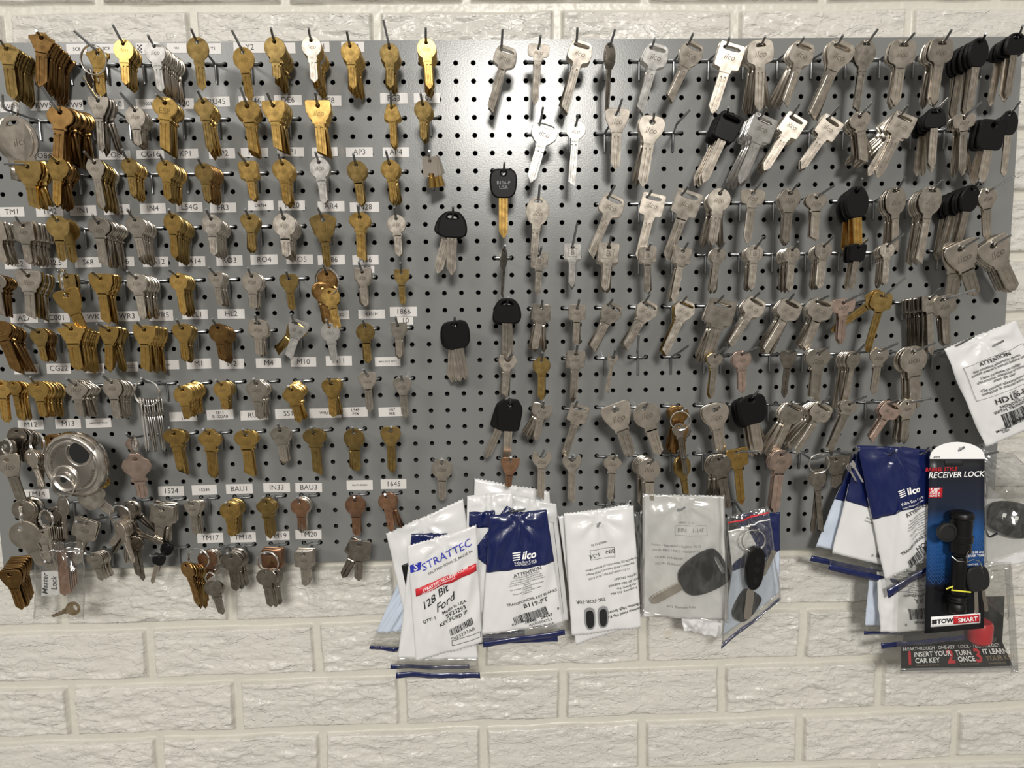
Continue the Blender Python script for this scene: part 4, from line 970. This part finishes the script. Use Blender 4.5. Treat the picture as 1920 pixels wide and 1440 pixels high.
b.text('handwriting', [('128 Bit', .34, .49, .0158, 26, .01, 'CENTER', .4), ('Ford', .48, .555, .0165, 24, .01, 'CENTER', .5)], M['ink'], .0019)
b.bars(.52, .79, .036, .011, M['ink'], 12, 3, .0019); b.frame(.55, .895, .98, .945, M['ink'], off=.0019, lw=.0008)
tb = MB(); tb.add([b.S(.10 + x / b.W, .185 - y / b.H, .0019) for x, y in [(-.008, -.008), (.008, -.006), (.010, .006), (-.008, .004)]], [(0, 1, 2, 3)]); tb.make('maker_emblem', M['bluei'], b.t)
V, F = text('S', .015, .02); mk('emblem_letter', [b.S(.11 + x / b.W, .187 - y / b.H, .0025) for x, y in V], F, M['paper'], b.t)
# blue-topped bag
b = Bag('key_bag', 'crumpled dark blue header bag left of the big blue-topped bag', 'bag', G1, [(950, 948), (972, 960), (925, 1070), (884, 1038)], .050, .052, .002, .001, 5); b.patch('pouch', M['navy'], 0, 0, 1, 1, 0, .002)
b = ilco_bag('big bag with dark blue header and code B119-PT', [(918, 962), (1025, 958), (1060, 1190), (902, 1214)], .062, .064, G1, 1, body=(0, .40, 1, .90), blue=(0, .0, 1, .42), strip=(.02, .955, 1.0, 1.0), bulge=.008, slant=-.03, thick=.006)
logo(b, .55, .325, .95, 2)
b.text('maker_lettering', [('Kaba Ilco Corp.', .58, .365, .0056, 4), ('Rocky Mount, NC 27804', .58, .383, .0034, 4)], M['white'], .0030)
b.text('printed_text', [('ATTENTION', .60, .448, .0078, 12, .01)] + small_print(.58, .470, 10, .0033, .0165) + [('TRANSPONDER KEY BLANKS', .64, .655, .0056, 10, .01), ('B119-PT', .68, .695, .0100, 10, .01), ('38448   24447', .70, .825, .0066, 10, .01), ('0', .38, .845, .0066), ('8', .96, .775, .006), ('AX00006753', .72, .855, .0058, 8), ('MADE IN USA', .75, .885, .0046, 5)], M['ink'], .0019)
b.bars(.38, .785, .046, .0135, M['ink'], 13, 5, .0019)
b = Bag('key_bag', 'clear bag edge with dark blue strip behind the B119-PT bag', 'bag', G1, [(884, 1080), (1040, 1100), (1046, 1203), (881, 1210)], .048, .048, .002, .001, 3); b.patch('clear_film', M['clear'], 0, 0, 1, 1, 0, .0004); b.patch('seal_strip', M['navy'], 0, .88, 1, .99, .0004, .0006, lab='dark blue sealing strip')
# middle bag with upside-down print
b = Bag('key_bag', 'white bag glimpsed behind the one with key drawings', 'bag', G1, [(1047, 968), (1180, 945), (1200, 1168), (1080, 1210)], .052, .054, .003, .0012, 2); b.patch('pouch', M['paper'], 0, 0, 1, 1, 0, .004, edge=1)
b = Bag('key_bag', 'white bag with upside-down text and two drawn key fobs', 'bag', G1, [(1057, 962), (1188, 948), (1202, 1176), (1072, 1192)], .062, .064, .006, .0016, 6); b.patch('pouch', M['paper'], 0, 0, 1, 1, 0, .006, edge=1)
b.text('printed_text', [('BIN:   1-3A', .50, .345, .0085, 187), ('16R053 12 32', .47, .26, .0045, 185), ('Escape(20-22) Maverick(22-23 Escape) Lignon', .62, .44, .0042, 187), ('Expedition | 18-22 Explorer | 19-23 Ranger', .60, .475, .0042, 187), ('15-23 F-150/F-250/350 | 18-23 F-450', .58, .51, .0042, 187), ('OE P/N: 5923067', .82, .555, .0050, 187), ('FCC ID: N5F-A08TAA', .78, .60, .0050, 187), ('On Board: Yes', .82, .635, .0050, 187), ('Frequency: 315 Mhz', .78, .67, .0050, 187), ('TIK-FOR-70R', .30, .715, .0078, 183), ('5-Button High Security', .76, .815, .0060, 190, .01), ('Remote Head Flip Key', .76, .855, .0060, 190, .01)], M['ink'], .0019)
b.frame(.33, .305, .68, .385, M['ink'], off=.0019)
for i, (u_, w2) in enumerate(((.27, .075), (.46, .055))):
    pl = chaikin([(-.0075, -.018), (.0075, -.018), (.0085, .012), (.004, .018), (-.004, .018), (-.0085, .012)], 2)
    V, F = plate(pl, [], .0002, .00004); mk('drawn_fob', [b.S(u_ + x / b.W, .865 - z / b.H, .0020 - y) for x, y, z in V], F, M['grey'], b.t)
    V, F = plate([(x * .72, z * .80 - .001) for x, z in pl], [], .0002, .00004); mk('drawn_fob_face', [b.S(u_ + x / b.W, .865 - z / b.H, .0024 - y) for x, y, z in V], F, M['ink'] if i else M['fob'], b.t)
# small clear gap bag
b = Bag('clear_bag', 'slim milky bag edge between the two middle white bags', 'bag', G1, [(1184, 962), (1212, 955), (1215, 1150), (1196, 1160)], .052, .052, .003, .001, 4); b.patch('film', M['haze'], 0, 0, 1, 1, 0, .0006)
# bag with big fob key
b = Bag('key_bag', 'crumpled white bag bottoms below the big grey fob', 'bag', G1, [(1262, 1090), (1366, 1090), (1352, 1198), (1282, 1182)], .044, .044, .004, .004, 5); b.patch('pouch', M['paper'], 0, 0, 1, 1, 0, .004, edge=1)
b = Bag('key_bag', 'white bag in clear film behind the big grey fob key', 'bag', G1, [(1205, 928), (1357, 930), (1364, 1162), (1206, 1156)], .056, .058, .004, .0022, 3); b.patch('pouch', M['paper'], 0, 0, 1, 1, 0, .005, edge=1)
b.text('printed_text', [('BIN   1-14F', .58, .275, .0088, 0), ('16R053 12 32', .52, .215, .004, 0), ('Fusion / Expedition / Explorer 15-22', .40, .40, .0050, 0), ('Lincoln MKC / MKZ / Navigator 17-20', .42, .44, .0050, 0), ('OE P/N: 164-R8149', .30, .50, .0050, 0), ('FCC ID: M3N-A2C', .30, .55, .0050, 0), ('6+2 Remote Fobs', .45, .90, .0060, 0)], M['grey'], .0010); b.frame(.38, .235, .78, .315, M['grey'], off=.0010)
def film(lab, px, d, seed, grp, m='clear', edges=True):
    b = Bag('clear_bag', lab, 'bag', grp, px, d, d + .002, .003, .0022, seed); b.patch('film', M[m], 0, 0, 1, 1, 0, .0005)
    if edges: b.patch('seam', M['haze'], 0, 0, .03, 1, .0003, .0004, N=(1, 24)); b.patch('seam', M['haze'], .97, 0, 1, 1, .0003, .0004, N=(1, 24))
    return b
film('clear glossy film bag over the white BIN bag', [(1204, 924), (1360, 928), (1366, 1168), (1204, 1150)], .0770, 6, G1)
def fob(name, lab, c_px, d, w_px, h_px, rot, m, thick=.011, btn=(), grp=None, slot=True, blade=None, poly=None):
    c = un(*c_px, d); k = (un(c_px[0] + 1, c_px[1], d) - c).length; w_, h_ = w_px * k, h_px * k
    th = thing(name, c, lab, 'key', grp); th.rotation_euler = (0, math.radians(rot), 0)
    pl = chaikin([(x * w_, z * h_) for x, z in (poly or [(-.38, .5), (.38, .5), (.5, .3), (.46, -.2), (.28, -.5), (-.28, -.5), (-.46, -.2), (-.5, .3)])], 2)
    holes = [chaikin([(-.26 * w_, .42 * h_), (.26 * w_, .42 * h_), (.26 * w_, .34 * h_), (-.26 * w_, .34 * h_)], 1, .2)] if slot else []
    V, F = plate(pl, holes, thick, .0018); mk('fob_body', V, F, m, th)
    for i, (x, z, r) in enumerate(btn):
        V, F = plate(circ(x * w_, z * h_, r * w_, n=20), [], .0014, .0004); o = mk('button', [(a, b_ - thick / 2, c_) for a, b_, c_ in V], F, M['card'], th)
    if blade:
        L, bw_ = blade[0] * k, blade[1] * k; V, F = plate(chaikin([(-bw_ / 2, -h_ * .45), (bw_ / 2, -h_ * .45), (bw_ / 2, -h_ * .5 - L), (-bw_ / 2, -h_ * .5 - L)], 2, .15), [], .0024, .0004); o = mk('blade', V, F, M['n'], th); o['label'] = 'plain nickel blade'
    return th
fob('remote_key', 'big dark grey four-button remote key with uncut nickel blade', (1318, 1076), .0690, 78, 92, 62, M['fob'], .008, [(0, .12, .17), (-.02, -.16, .19), (.22, -.02, .12), (-.24, .02, .12)], None, True, (62, 17))
# ziploc with two fobs
b = ilco_bag('blue-topped bag inside the zip bag, right of lower centre', [(1388, 962), (1462, 960), (1462, 1128), (1352, 1217)], .044, .046, G1, 2, body=(0, .3, 1, .9), blue=(0, 0, 1, .42), strip=(0, .955, 1, 1.0), bodymat='pale')
b = Bag('key_bag', 'folded white paper slip inside the zip bag', 'bag', G1, [(1366, 1000), (1400, 985), (1418, 1022), (1372, 1060)], .050, .050, .002, .001, 3); b.patch('pouch', M['paper'], 0, 0, 1, 1, 0, .001)
fob('remote_key', 'second black remote key lower down inside the zip bag', (1398, 1136), .052, 42, 62, 30, M['fob'], .009, [], None, False)
fob('remote_key', 'black flip remote key hanging from a ring on the zip bag', (1413, 1066), .070, 36, 84, 6, M['k'], .012, [(.1, .22, .16), (.1, 0, .16), (.1, -.24, .16)], None, False, (56, 14), [(-.3, .5), (.3, .5), (.5, .25), (.5, -.3), (.15, -.5), (-.3, -.42), (-.5, .1)])
c = un(1441, 1055, .056); th = thing('emergency_key', c, 'bare nickel blade leaning inside the zip bag', 'key'); th.rotation_euler = (0, math.radians(24), 0)
V, F = plate(chaikin([(-.004, -.021), (.004, -.021), (.004, .021), (-.004, .021)], 1, .1), [], .002, .0003); mk('blade', V, F, M['n'], th)
ring(un(1413, 1014, .072), .0170, (.12, 1, .1), 'split ring of the black flip remote on the zip bag')
b = film('clear zip bag with a red zip line, right of lower centre', [(1366, 966), (1440, 950), (1466, 1128), (1352, 1212)], .062, 5, G1); b.patch('zip_line', M['red'], 0, .05, 1, .062, .0006, .0005); b.patch('zip_line', M['white'], 0, .12, 1, .13, .0006, .0005)
# Honda bag at right edge
b = Bag('key_bag', 'tilted white bag printed HD106-PT at the right edge', 'bag', G2, [(1768, 654), (1905, 600), (2000, 776), (1848, 838)], .062, .064, .008, .0018, 1); b.patch('pouch', M['paper'], 0, 0, 1, 1, 0, .007, edge=1); b.frame(.10, .22, .93, .56, M['ink'], off=.0019)
b.text('printed_text', [('ATTENTION', .5, .25, .0085, 0, .015), ('Key contains electronic device,', .5, .295, .0060, 0, .01), ("consult owner's manual before use", .5, .325, .0060, 0, .01), ('Llave contiene un codigo', .5, .375, .0060, 0, .01), ('electronico, consulte el manual', .5, .405, .0060, 0, .01), ('antes de usar', .5, .435, .0060, 0, .01), ('Cle contient electronique a lire', .5, .485, .0060, 0, .01), ('consulter le manuel avant usage', .5, .515, .0060, 0, .01), ('1 KEY', .5, .585, .0048, 0, .01), ('HD106-PT', .5, .625, .0125, 0, .01), ('FOR', .5, .66, .0048, 0, .01), ('HONDA/ACURA', .5, .685, .0064, 0, .01), ('WITH TRANSPONDER', .5, .72, .0070, 0, .01), ('0   38448 2', .42, .865, .0078, 0, .01), ('MADE IN', .25, .895, .0055, 0, .01), ('USA', .27, .92, .0055, 0, .01)], M['ink'], .0019)
b.bars(.28, .75, .062, .024, M['ink'], 0, 9, .0019)
# lower right cluster
b = ilco_bag('blue-topped bag fanned furthest left at lower right', [(1600, 850), (1716, 880), (1712, 1092), (1519, 1052)], .034, .036, G2, 4, body=(0, .3, 1, .86), blue=(0, 0, 1, .42), strip=(0, .95, 1, 1), bodymat='pale')
b = ilco_bag('blue-topped bag second from left at lower right', [(1608, 838), (1728, 872), (1716, 1106), (1553, 1068)], .045, .047, G2, 6, body=(0, .3, 1, .86), blue=(0, 0, 1, .44), strip=(0, .95, 1, 1), slant=.02)
b.text('printed_text', [('Bait for Seek', .36, .52, .0040, -8), ('Lucky/BP-L100', .36, .545, .0040, -8), ('TRANSPONDER', .62, .625, .0058, -8, .01), ('0', .44, .80, .006, -8), ('38448', .64, .815, .0066, -8), ('AX0000', .74, .85, .0056, -8), ('12.01 M', .5, .87, .004, -8)], M['ink'], .0018); b.bars(.50, .735, .034, .014, M['ink'], -8, 4, .0019)
b = ilco_bag('white bag with blue strip half hidden at far lower right', [(1632, 1062), (1700, 1062), (1730, 1192), (1620, 1190)], .030, .030, G2, 2, body=(0, 0, 1, .86), blue=None, strip=(0, .95, 1, 1.0), bodymat='pale')
b = ilco_bag('white bag printed Y10 with blue strip below the HO01-PT bag', [(1644, 1072), (1788, 1072), (1812, 1200), (1652, 1216)], .046, .048, G2, 5, body=(0, 0, 1, .78), blue=None, strip=(0, .93, 1, 1.0))
b.text('printed_text', small_print(.40, .02, 0, .0034, .030) + [('TRANSPONDER', .45, .30, .0060, 2, .01), ('Y10', .47, .37, .0090, 0, .01), ('38448', .44, .66, .0066), ('0', .28, .68, .0066), ('AX0', .50, .73, .0056)], M['ink'], .0018); b.bars(.33, .47, .040, .017, M['ink'], 0, 8, .0019)
b = ilco_bag('bag with dark blue header and code HO01-PT', [(1604, 824), (1744, 850), (1772, 1052), (1666, 1122)], .058, .060, G2, 7, body=(0, .36, 1, .88), blue=(0, 0, 1, .46), strip=(.0, .94, 1.0, 1.0), bulge=.008, slant=-.07, thick=.006)
logo(b, .56, .33, .85, 16); b.text('maker_lettering', [('Kaba Ilco Corp', .60, .395, .0062, 16), ('Rocky Mount, NC 27804', .60, .425, .0036, 16)], M['white'], .0030)
b.text('printed_text', [('ATTENTION', .66, .465, .0080, 20, .01)] + small_print(.68, .505, 20, .0034, .019) + [('TRANSPONDER KEY BLANKS', .64, .690, .0062, 20, .01), ('HO01-PT', .72, .735, .0105, 20, .01), ('HONDA', .74, .765, .0052, 20, .01), ('0', .34, .875, .006, 20), ('38448', .56, .865, .0074, 20), ('AX0000', .82, .86, .0056, 20)], M['ink'], .0019); b.bars(.36, .815, .044, .014, M['ink'], 20, 6, .0019)
# barrel lock card
cardm = M['card'].copy(); cardm.name = 'blue_mesh_print'; t = cardm.node_tree; bs = t.nodes['Principled BSDF']; tcc = t.nodes.new('ShaderNodeTexCoord'); sp = t.nodes.new('ShaderNodeSeparateXYZ'); t.links.new(tcc.outputs['Object'], sp.inputs[0])
mr = t.nodes.new('ShaderNodeMapRange'); mr.inputs['From Min'].default_value = -.26; mr.inputs['From Max'].default_value = 0; t.links.new(sp.outputs['Z'], mr.inputs[0]); cr_ = t.nodes.new('ShaderNodeValToRGB'); e = cr_.color_ramp.elements
e[0].position = .24; e[0].color = (.006, .006, .008, 1); e[1].position = 1; e[1].color = (.012, .012, .013, 1)
for p_, c_ in ((.38, (.010, .05, .16, 1)), (.56, (.015, .08, .25, 1)), (.70, (.013, .02, .04, 1))): x = e.new(p_); x.color = c_
t.links.new(mr.outputs[0], cr_.inputs[0])
t.links.new(cr_.outputs[0], bs.inputs['Base Color'])
b = Bag('lock_package', 'tall black and blue card of a barrel style receiver lock', 'package', G2, [(1743, 857), (1846, 857), (1845, 1178), (1733, 1188)], .073, .076, .0006, .0001, 3)
b.patch('card', cardm, 0, 0, 1, 1, 0, .0012, N=(6, 12))
pl = [(-.5, -.01)] + [(math.cos(a) * .5, math.sin(a) * .085 - .0) for a in [math.radians(180 - x) for x in range(0, 181, 15)]] + [(.5, -.01)]
V, F = plate([(x * b.W, z * b.H - .0) for x, z in pl], [], .0012, .0002); mk('card_top', [b.S(.5 + x / b.W, -z / b.H, y + .0004) for x, y, z in V], F, M['white'], b.t)['label'] = 'white arched top of the card'
b.patch('hang_slot', M['ink'], .28, .015, .60, .050, .0008, .0003); b.patch('red_box', M['red'], .0, .17, .24, .225, .0008, .0004, N=(3, 3)); b.patch('brand_plate', M['white'], .10, .905, .93, .965, .0008, .0004, N=(6, 3)); b.patch('brand_red', M['red'], .475, .912, .91, .957, .0013, .0003, N=(4, 3))
b.text('title', [('RECEIVER LOCK', .475, .098, .0121, 1, .012, 'CENTER', .2)], M['white'], .0016); b.text('subtitle', [('BARREL STYLE', .20, .067, .0078, 1, .01, 'CENTER', .2)], M['red'], .0016)
b.text('printed_text', [('5/8"', .10, .183, .0085, 0, .02), ('CLASS III', .10, .20, .0042, 0, .02), ('CLASS IV', .10, .214, .0042, 0, .02), ('FITS 2" (5.08 cm)', .78, .545, .0048, 0, .01), ('RECEIVER TUBE', .80, .565, .0048, 0, .01), ('WEATHER', .78, .615, .0040), ('RESISTANT', .78, .655, .0040)], M['white'], .0016)
b.text('brand_lettering', [('TOW', .335, .934, .0095, 1, .03)], M['ink'], .0018); b.text('brand_lettering', [('SMART', .70, .934, .0092, 1, .015)], M['white'], .0032); b.text('item_number', [('67079', .12, .0, .0042, 0, .01)], M['ink'], .0018)
tb = MB()
for a_ in (0, 90, 180, 270):
    ca, sa = math.cos(math.radians(a_ + 45)), math.sin(math.radians(a_ + 45)); tb.add([b.S(.155 + (x + ca * .0024) / b.W, .934 - (z + sa * .0024) / b.H, .0016) for x, z in circ(0, 0, .0021, n=10)], [tuple(range(10))])
tb.make('brand_emblem', M['ink'], b.t)
net = MB(); net2 = MB(); blu = mat('light_blue_print', (.03, .12, .38), .4)
for j in range(12):
    for i in range(9):
        if 3 <= i <= 6: continue
        u_ = .06 + i * .11 + (j % 2) * .055; v_ = .46 + j * .022
        if u_ > .97: continue
        pts = [(0, .0045), (.0032, 0), (0, -.0045), (-.0032, 0)]; inn = [(x * .80, z * .80) for x, z in pts]
        V = [b.S(u_ + x / b.W, v_ - z / b.H, .0008) for x, z in pts + inn]; (net if i < 4 else net2).add(V, [(k, (k + 1) % 4, 4 + (k + 1) % 4, 4 + k) for k in range(4)])
net.make('printed_mesh_pattern', blu, b.t); net2.make('printed_mesh_pattern', blu, b.t)
# barrel lock itself
c = un(1801, 1010, .094); th = thing('barrel_lock', c, 'black ribbed barrel lock with round rubber cap on the blue card', 'lock', None); K_ = .00073
b_ = MB(); up = Matrix.Identity(4)
b_.lathe([(0, 56), (15, 56), (20, 54), (22, 50), (22, 44), (20, 42), (20, 10), (22, 8), (22, -4), (20, -6), (20, -26), (14, -30), (13, -34)], Matrix.Scale(K_, 4), 32); b_.make('lock_head', M['k'], th, True)
b_ = MB(); b_.lathe([(13, -36), (14, -40), (14, -60), (14, -112), (12, -116), (16, -118), (17, -122), (14, -124), (17, -128), (14, -132), (17, -136), (17, -150), (10, -154)], Matrix.Scale(K_, 4), 24); b_.make('pin', M['k'], th, True)
b_ = MB(); b_.lathe([(0, -3), (19, -3), (20, 0), (19, 4), (15, 5), (14, 3), (0, 3)], Matrix.Translation(Vector((-36, -10, 18)) * K_) @ RX @ Matrix.Scale(K_, 4), 32); b_.make('dust_cap', M['fob'], th, True)
b_ = MB(); b_.tube([Vector(p) * K_ for p in ((-20, -4, 40), (-28, -8, 34), (-33, -10, 28))], .003, 8); b_.make('cap_strap', M['k'], th, True)
b_ = MB(); b_.tube([Vector(p) * K_ for p in ((-26, -14, -30), (-18, -20, -38), (0, -22, -40), (14, -20, -36), (30, -16, -42), (40, -10, -56), (36, -8, -78))], .0006, 6); b_.tube([Vector(p) * K_ for p in ((2, -22, -40), (-4, -24, -28), (2, -22, -18))], .0005, 6); b_.make('wire_tie', M['ring'], th, True)['label'] = 'silver wire tie'
b_ = MB(); b_.tube([Vector(p) * K_ for p in ((-36, -18, -96), (-24, -20, -90), (-26, -20, -98), (-10, -20, -100), (14, -18, -104))], .0011, 6); b_.make('yellow_tie', M['yel'], th, True)['label'] = 'thin yellow tie'
for i, (x, z, rt) in enumerate(((1818, 1092, -6), (1830, 1090, -14))):
    fob('lock_key', ['round black-headed key tied in front of the barrel lock', 'round black-headed key behind the other on the barrel lock'][i], (x + 10 - i * 2, z - 6), .100 - i * .010, 34, 48, rt, M['fob'], .006, [], 'keys of the barrel lock', False, (42, 7), [(-.3, .5), (.3, .5), (.5, .2), (.45, -.3), (.2, -.5), (-.2, -.5), (-.45, -.3), (-.5, .2)])
# clear bags at far right with remote fob, and white slip
b = Bag('key_bag', 'white paper slip in clear film at the far right edge', 'bag', G2, [(1846, 905), (1940, 985), (1940, 1052), (1846, 1066)], .040, .042, .002, .001, 2); b.patch('pouch', M['paper'], 0, 0, 1, 1, 0, .001)
th = fob('remote_key', 'black remote with two white lock icons at the right edge', (1893, 972), .052, 66, 88, 105, M['fob'], .010, [], None, False)
for sx_ in (-.014, .006):
    tb = MB(); x0, z0 = -.003, sx_; tb.add([(x0 - .0035, -.0056, z0 - .003), (x0 + .0025, -.0056, z0 - .003), (x0 + .0025, -.0056, z0 + .003), (x0 - .0035, -.0056, z0 + .003)], [(0, 1, 2, 3)])
    tb.tube([(x0 + .0025, -.0056, z0 - .002), (x0 + .0055, -.0056, z0 - .001), (x0 + .0055, -.0056, z0 + .001), (x0 + .0025, -.0056, z0 + .002)], .0005, 5); tb.make('lock_icon', M['white'], th)
film('clear bag over the remote with lock icons, far right', [(1846, 895), (1960, 900), (1960, 1020), (1846, 1060)], .062, 1, G2)
film('upper clear bag running off the right edge', [(1800, 838), (1900, 850), (1990, 930), (1850, 935)], .050, 4, G2, 'haze')
film('clear bag below the remote, behind the black card', [(1830, 1050), (1896, 1055), (1893, 1165), (1838, 1120)], .056, 2, G2)
# clamshell at the bottom right
G3 = None
b = Bag('lock_package', 'clamshell package with red lock, steps 1 2 3 printed below', 'package', G2, [(1700, 1120), (1884, 1118), (1879, 1204), (1692, 1212)], .030, .034, .0005, .0003, 6)
b.patch('card', M['card'], 0, 0, 1, 1, 0, .0012, N=(4, 4))
a0, a1, a2, a3 = un(1690, 1212, .034), un(1879, 1203, .034), un(1901, 1252, .060), un(1690, 1258, .060); o_ = b.o
def fp(u, v, off=0): return a0 * (1 - u) * (1 - v) + a1 * u * (1 - v) + a2 * u * v + a3 * (1 - u) * v - o_ + Vector((0, -off * .8, off * .6))
mk('card_fold', [fp(0, 0), fp(1, 0), fp(1, 1), fp(0, 1), fp(0, 0, -.001), fp(1, 0, -.001), fp(1, 1, -.001), fp(0, 1, -.001)], [(3, 2, 1, 0), (4, 5, 6, 7), (0, 1, 5, 4), (1, 2, 6, 5), (2, 3, 7, 6), (3, 0, 4, 7)], M['card'], b.t)
def ftext(name, lines, m_):
    tb = MB(); w2 = (a1 - a0).length; h2 = (a3 - a0).length
    for s_, u, v, sz, bd_ in lines: V, F = text(s_, sz, bd_, 'LEFT'); tb.add([fp(u + x / w2 * .82, v - y / h2, .0006) for x, y in V], F)
    tb.make(name, m_, b.t)
ftext('step_numbers', [('1', .04, .52, .029, .03), ('2', .42, .52, .029, .03), ('3', .68, .52, .029, .03)], M['red'])
ftext('step_text', [('BREAKTHROUGH · ONE-KEY · LOCK · TECHNOLOGY', .01, .13, .0078, 0), ('INSERT YOUR', .115, .37, .0112, .02), ('CAR KEY', .125, .62, .0112, .02), ('TURN', .51, .37, .0112, .02), ('ONCE', .52, .62, .0112, .02), ('IT LEARNS', .77, .37, .0112, .02)], M['white']); ftext('step_text', [('YOUR KEY', .78, .62, .0112, .0), ('Insert your car key into lock', .13, .80, .0036, 0), ('Turn once to learn key', .53, .80, .0036, 0), ('It becomes your lock', .79, .80, .0036, 0)], M['brn'])
b_ = MB(); cc = un(1837, 1185, .048) - o_; b_.lathe([(0, -.020), (.010, -.019), (.0165, -.013), (.0175, 0), (.0175, .014), (.0150, .018), (0, .018)], Matrix.Translation(cc), 32); b_.make('red_lock_body', M['red'], b.t, True)['label'] = 'red rounded lock body'
b_ = MB(); b_.lathe([(.0045, 0), (.0045, .001), (0, .0012)], Matrix.Translation(un(1863, 1199, .033) - o_) @ RX, 20); b_.make('rivet', M['haze'], b.t, True)
s_ = Bag('lock_package_shell', 'clear plastic shell around the black card at the bottom right', 'package', G2, [(1686, 1080), (1898, 1060), (1912, 1262), (1680, 1266)], .064, .066, .002, .0008, 2); s_.patch('front', M['shell'], 0, 0, 1, 1, 0, .0008)
s_.patch('flange', M['haze'], .93, 0, .99, 1, .0008, .0006, N=(2, 20)); s_.patch('flange', M['haze'], .03, .93, .99, .985, .0008, .0006, N=(16, 2))
# ---- Master bag, bottom left
bb = [(65, 1016), (157, 1016), (159, 1161), (65, 1159)]
fan_keys([(104, 1030), (112, 1030), (120, 1028), (127, 1026)], [(110, 1126), (118, 1124), (128, 1118), (138, 1110)], 30, 'squ', 'c', 'x', 'x', .058) if False else None
s_ = Bag('paper_note', 'white paper note with handwriting inside the small clear bag', 'note', None, [(78, 1072), (112, 1070), (112, 1116), (78, 1118)], .054, .054, .001, .0004, 3); s_.patch('sheet', M['paper'], 0, 0, 1, 1, 0, .0004)
s_.text('handwriting', [('Master', .22, .5, .0115, 90, .01, 'CENTER', .3), ('Lock', .72, .5, .0105, 90, .01, 'CENTER', .3)], M['ink'], .0008)
for i in range(5):
    d_ = .056 - i * .0045; p_ = un(116 + i * 4.2, 1030 + 0 * i, d_); th = thing('key_blank', p_, ('long flat brown key foremost inside the small clear bag' if i == 0 else 'long flat brown keys stacked inside the small clear bag'), 'key', 'flat brown keys in the small bag'); hgt = (1122 - i * 5 - 1030) * .00074
    V, F = plate([(-.008, .0), (.006, 0), (.006, -hgt), (.002, -hgt + .002), (-.001, -hgt - .003), (-.005, -hgt), (-.008, -hgt + .002)], [], .0022, .0003); mk('blade', V, F, M['c'], th)
c = un(137, 1141, .060); th = thing('small_key', c, 'short cut brass padlock key lying in the small clear bag', 'key'); th.rotation_euler = (0, math.radians(72), 0)
hd = circ(0, 0, .0104, n=28); V, F = plate(hd, [chaikin([(-.005, .001), (.005, .001), (.004, .0065), (-.004, .0065)], 2)], .002, .0003); mk('head', V, F, M['d'], th)
V, F = plate([(-.0042, -.008), (.0042, -.008), (.0042, -.013), (.0030, -.014), (.0030, -.031), (0, -.034), (-.0018, -.031), (-.0008, -.028), (-.0024, -.026), (-.001, -.0235), (-.0028, -.021), (-.0014, -.018), (-.0034, -.0155), (-.0042, -.013)], [], .0018, .0002); mk('blade', V, F, M['d'], th)
s_ = film('small clear zip bag holding a cut brass key, bottom left', bb, .0655, 3, 'small clear zip bags'); s_.patch('zip_line', M['haze'], 0, .10, 1, .125, .0006, .0005)
build_hook((round(un(84, 1040, .06).x / IN - .5) * IN + .5 * IN, 0, -28 * IN), un(92, 1058, .066), un(84, 1053, .083), 'bent zinc peg hook holding the small clear zip bag')
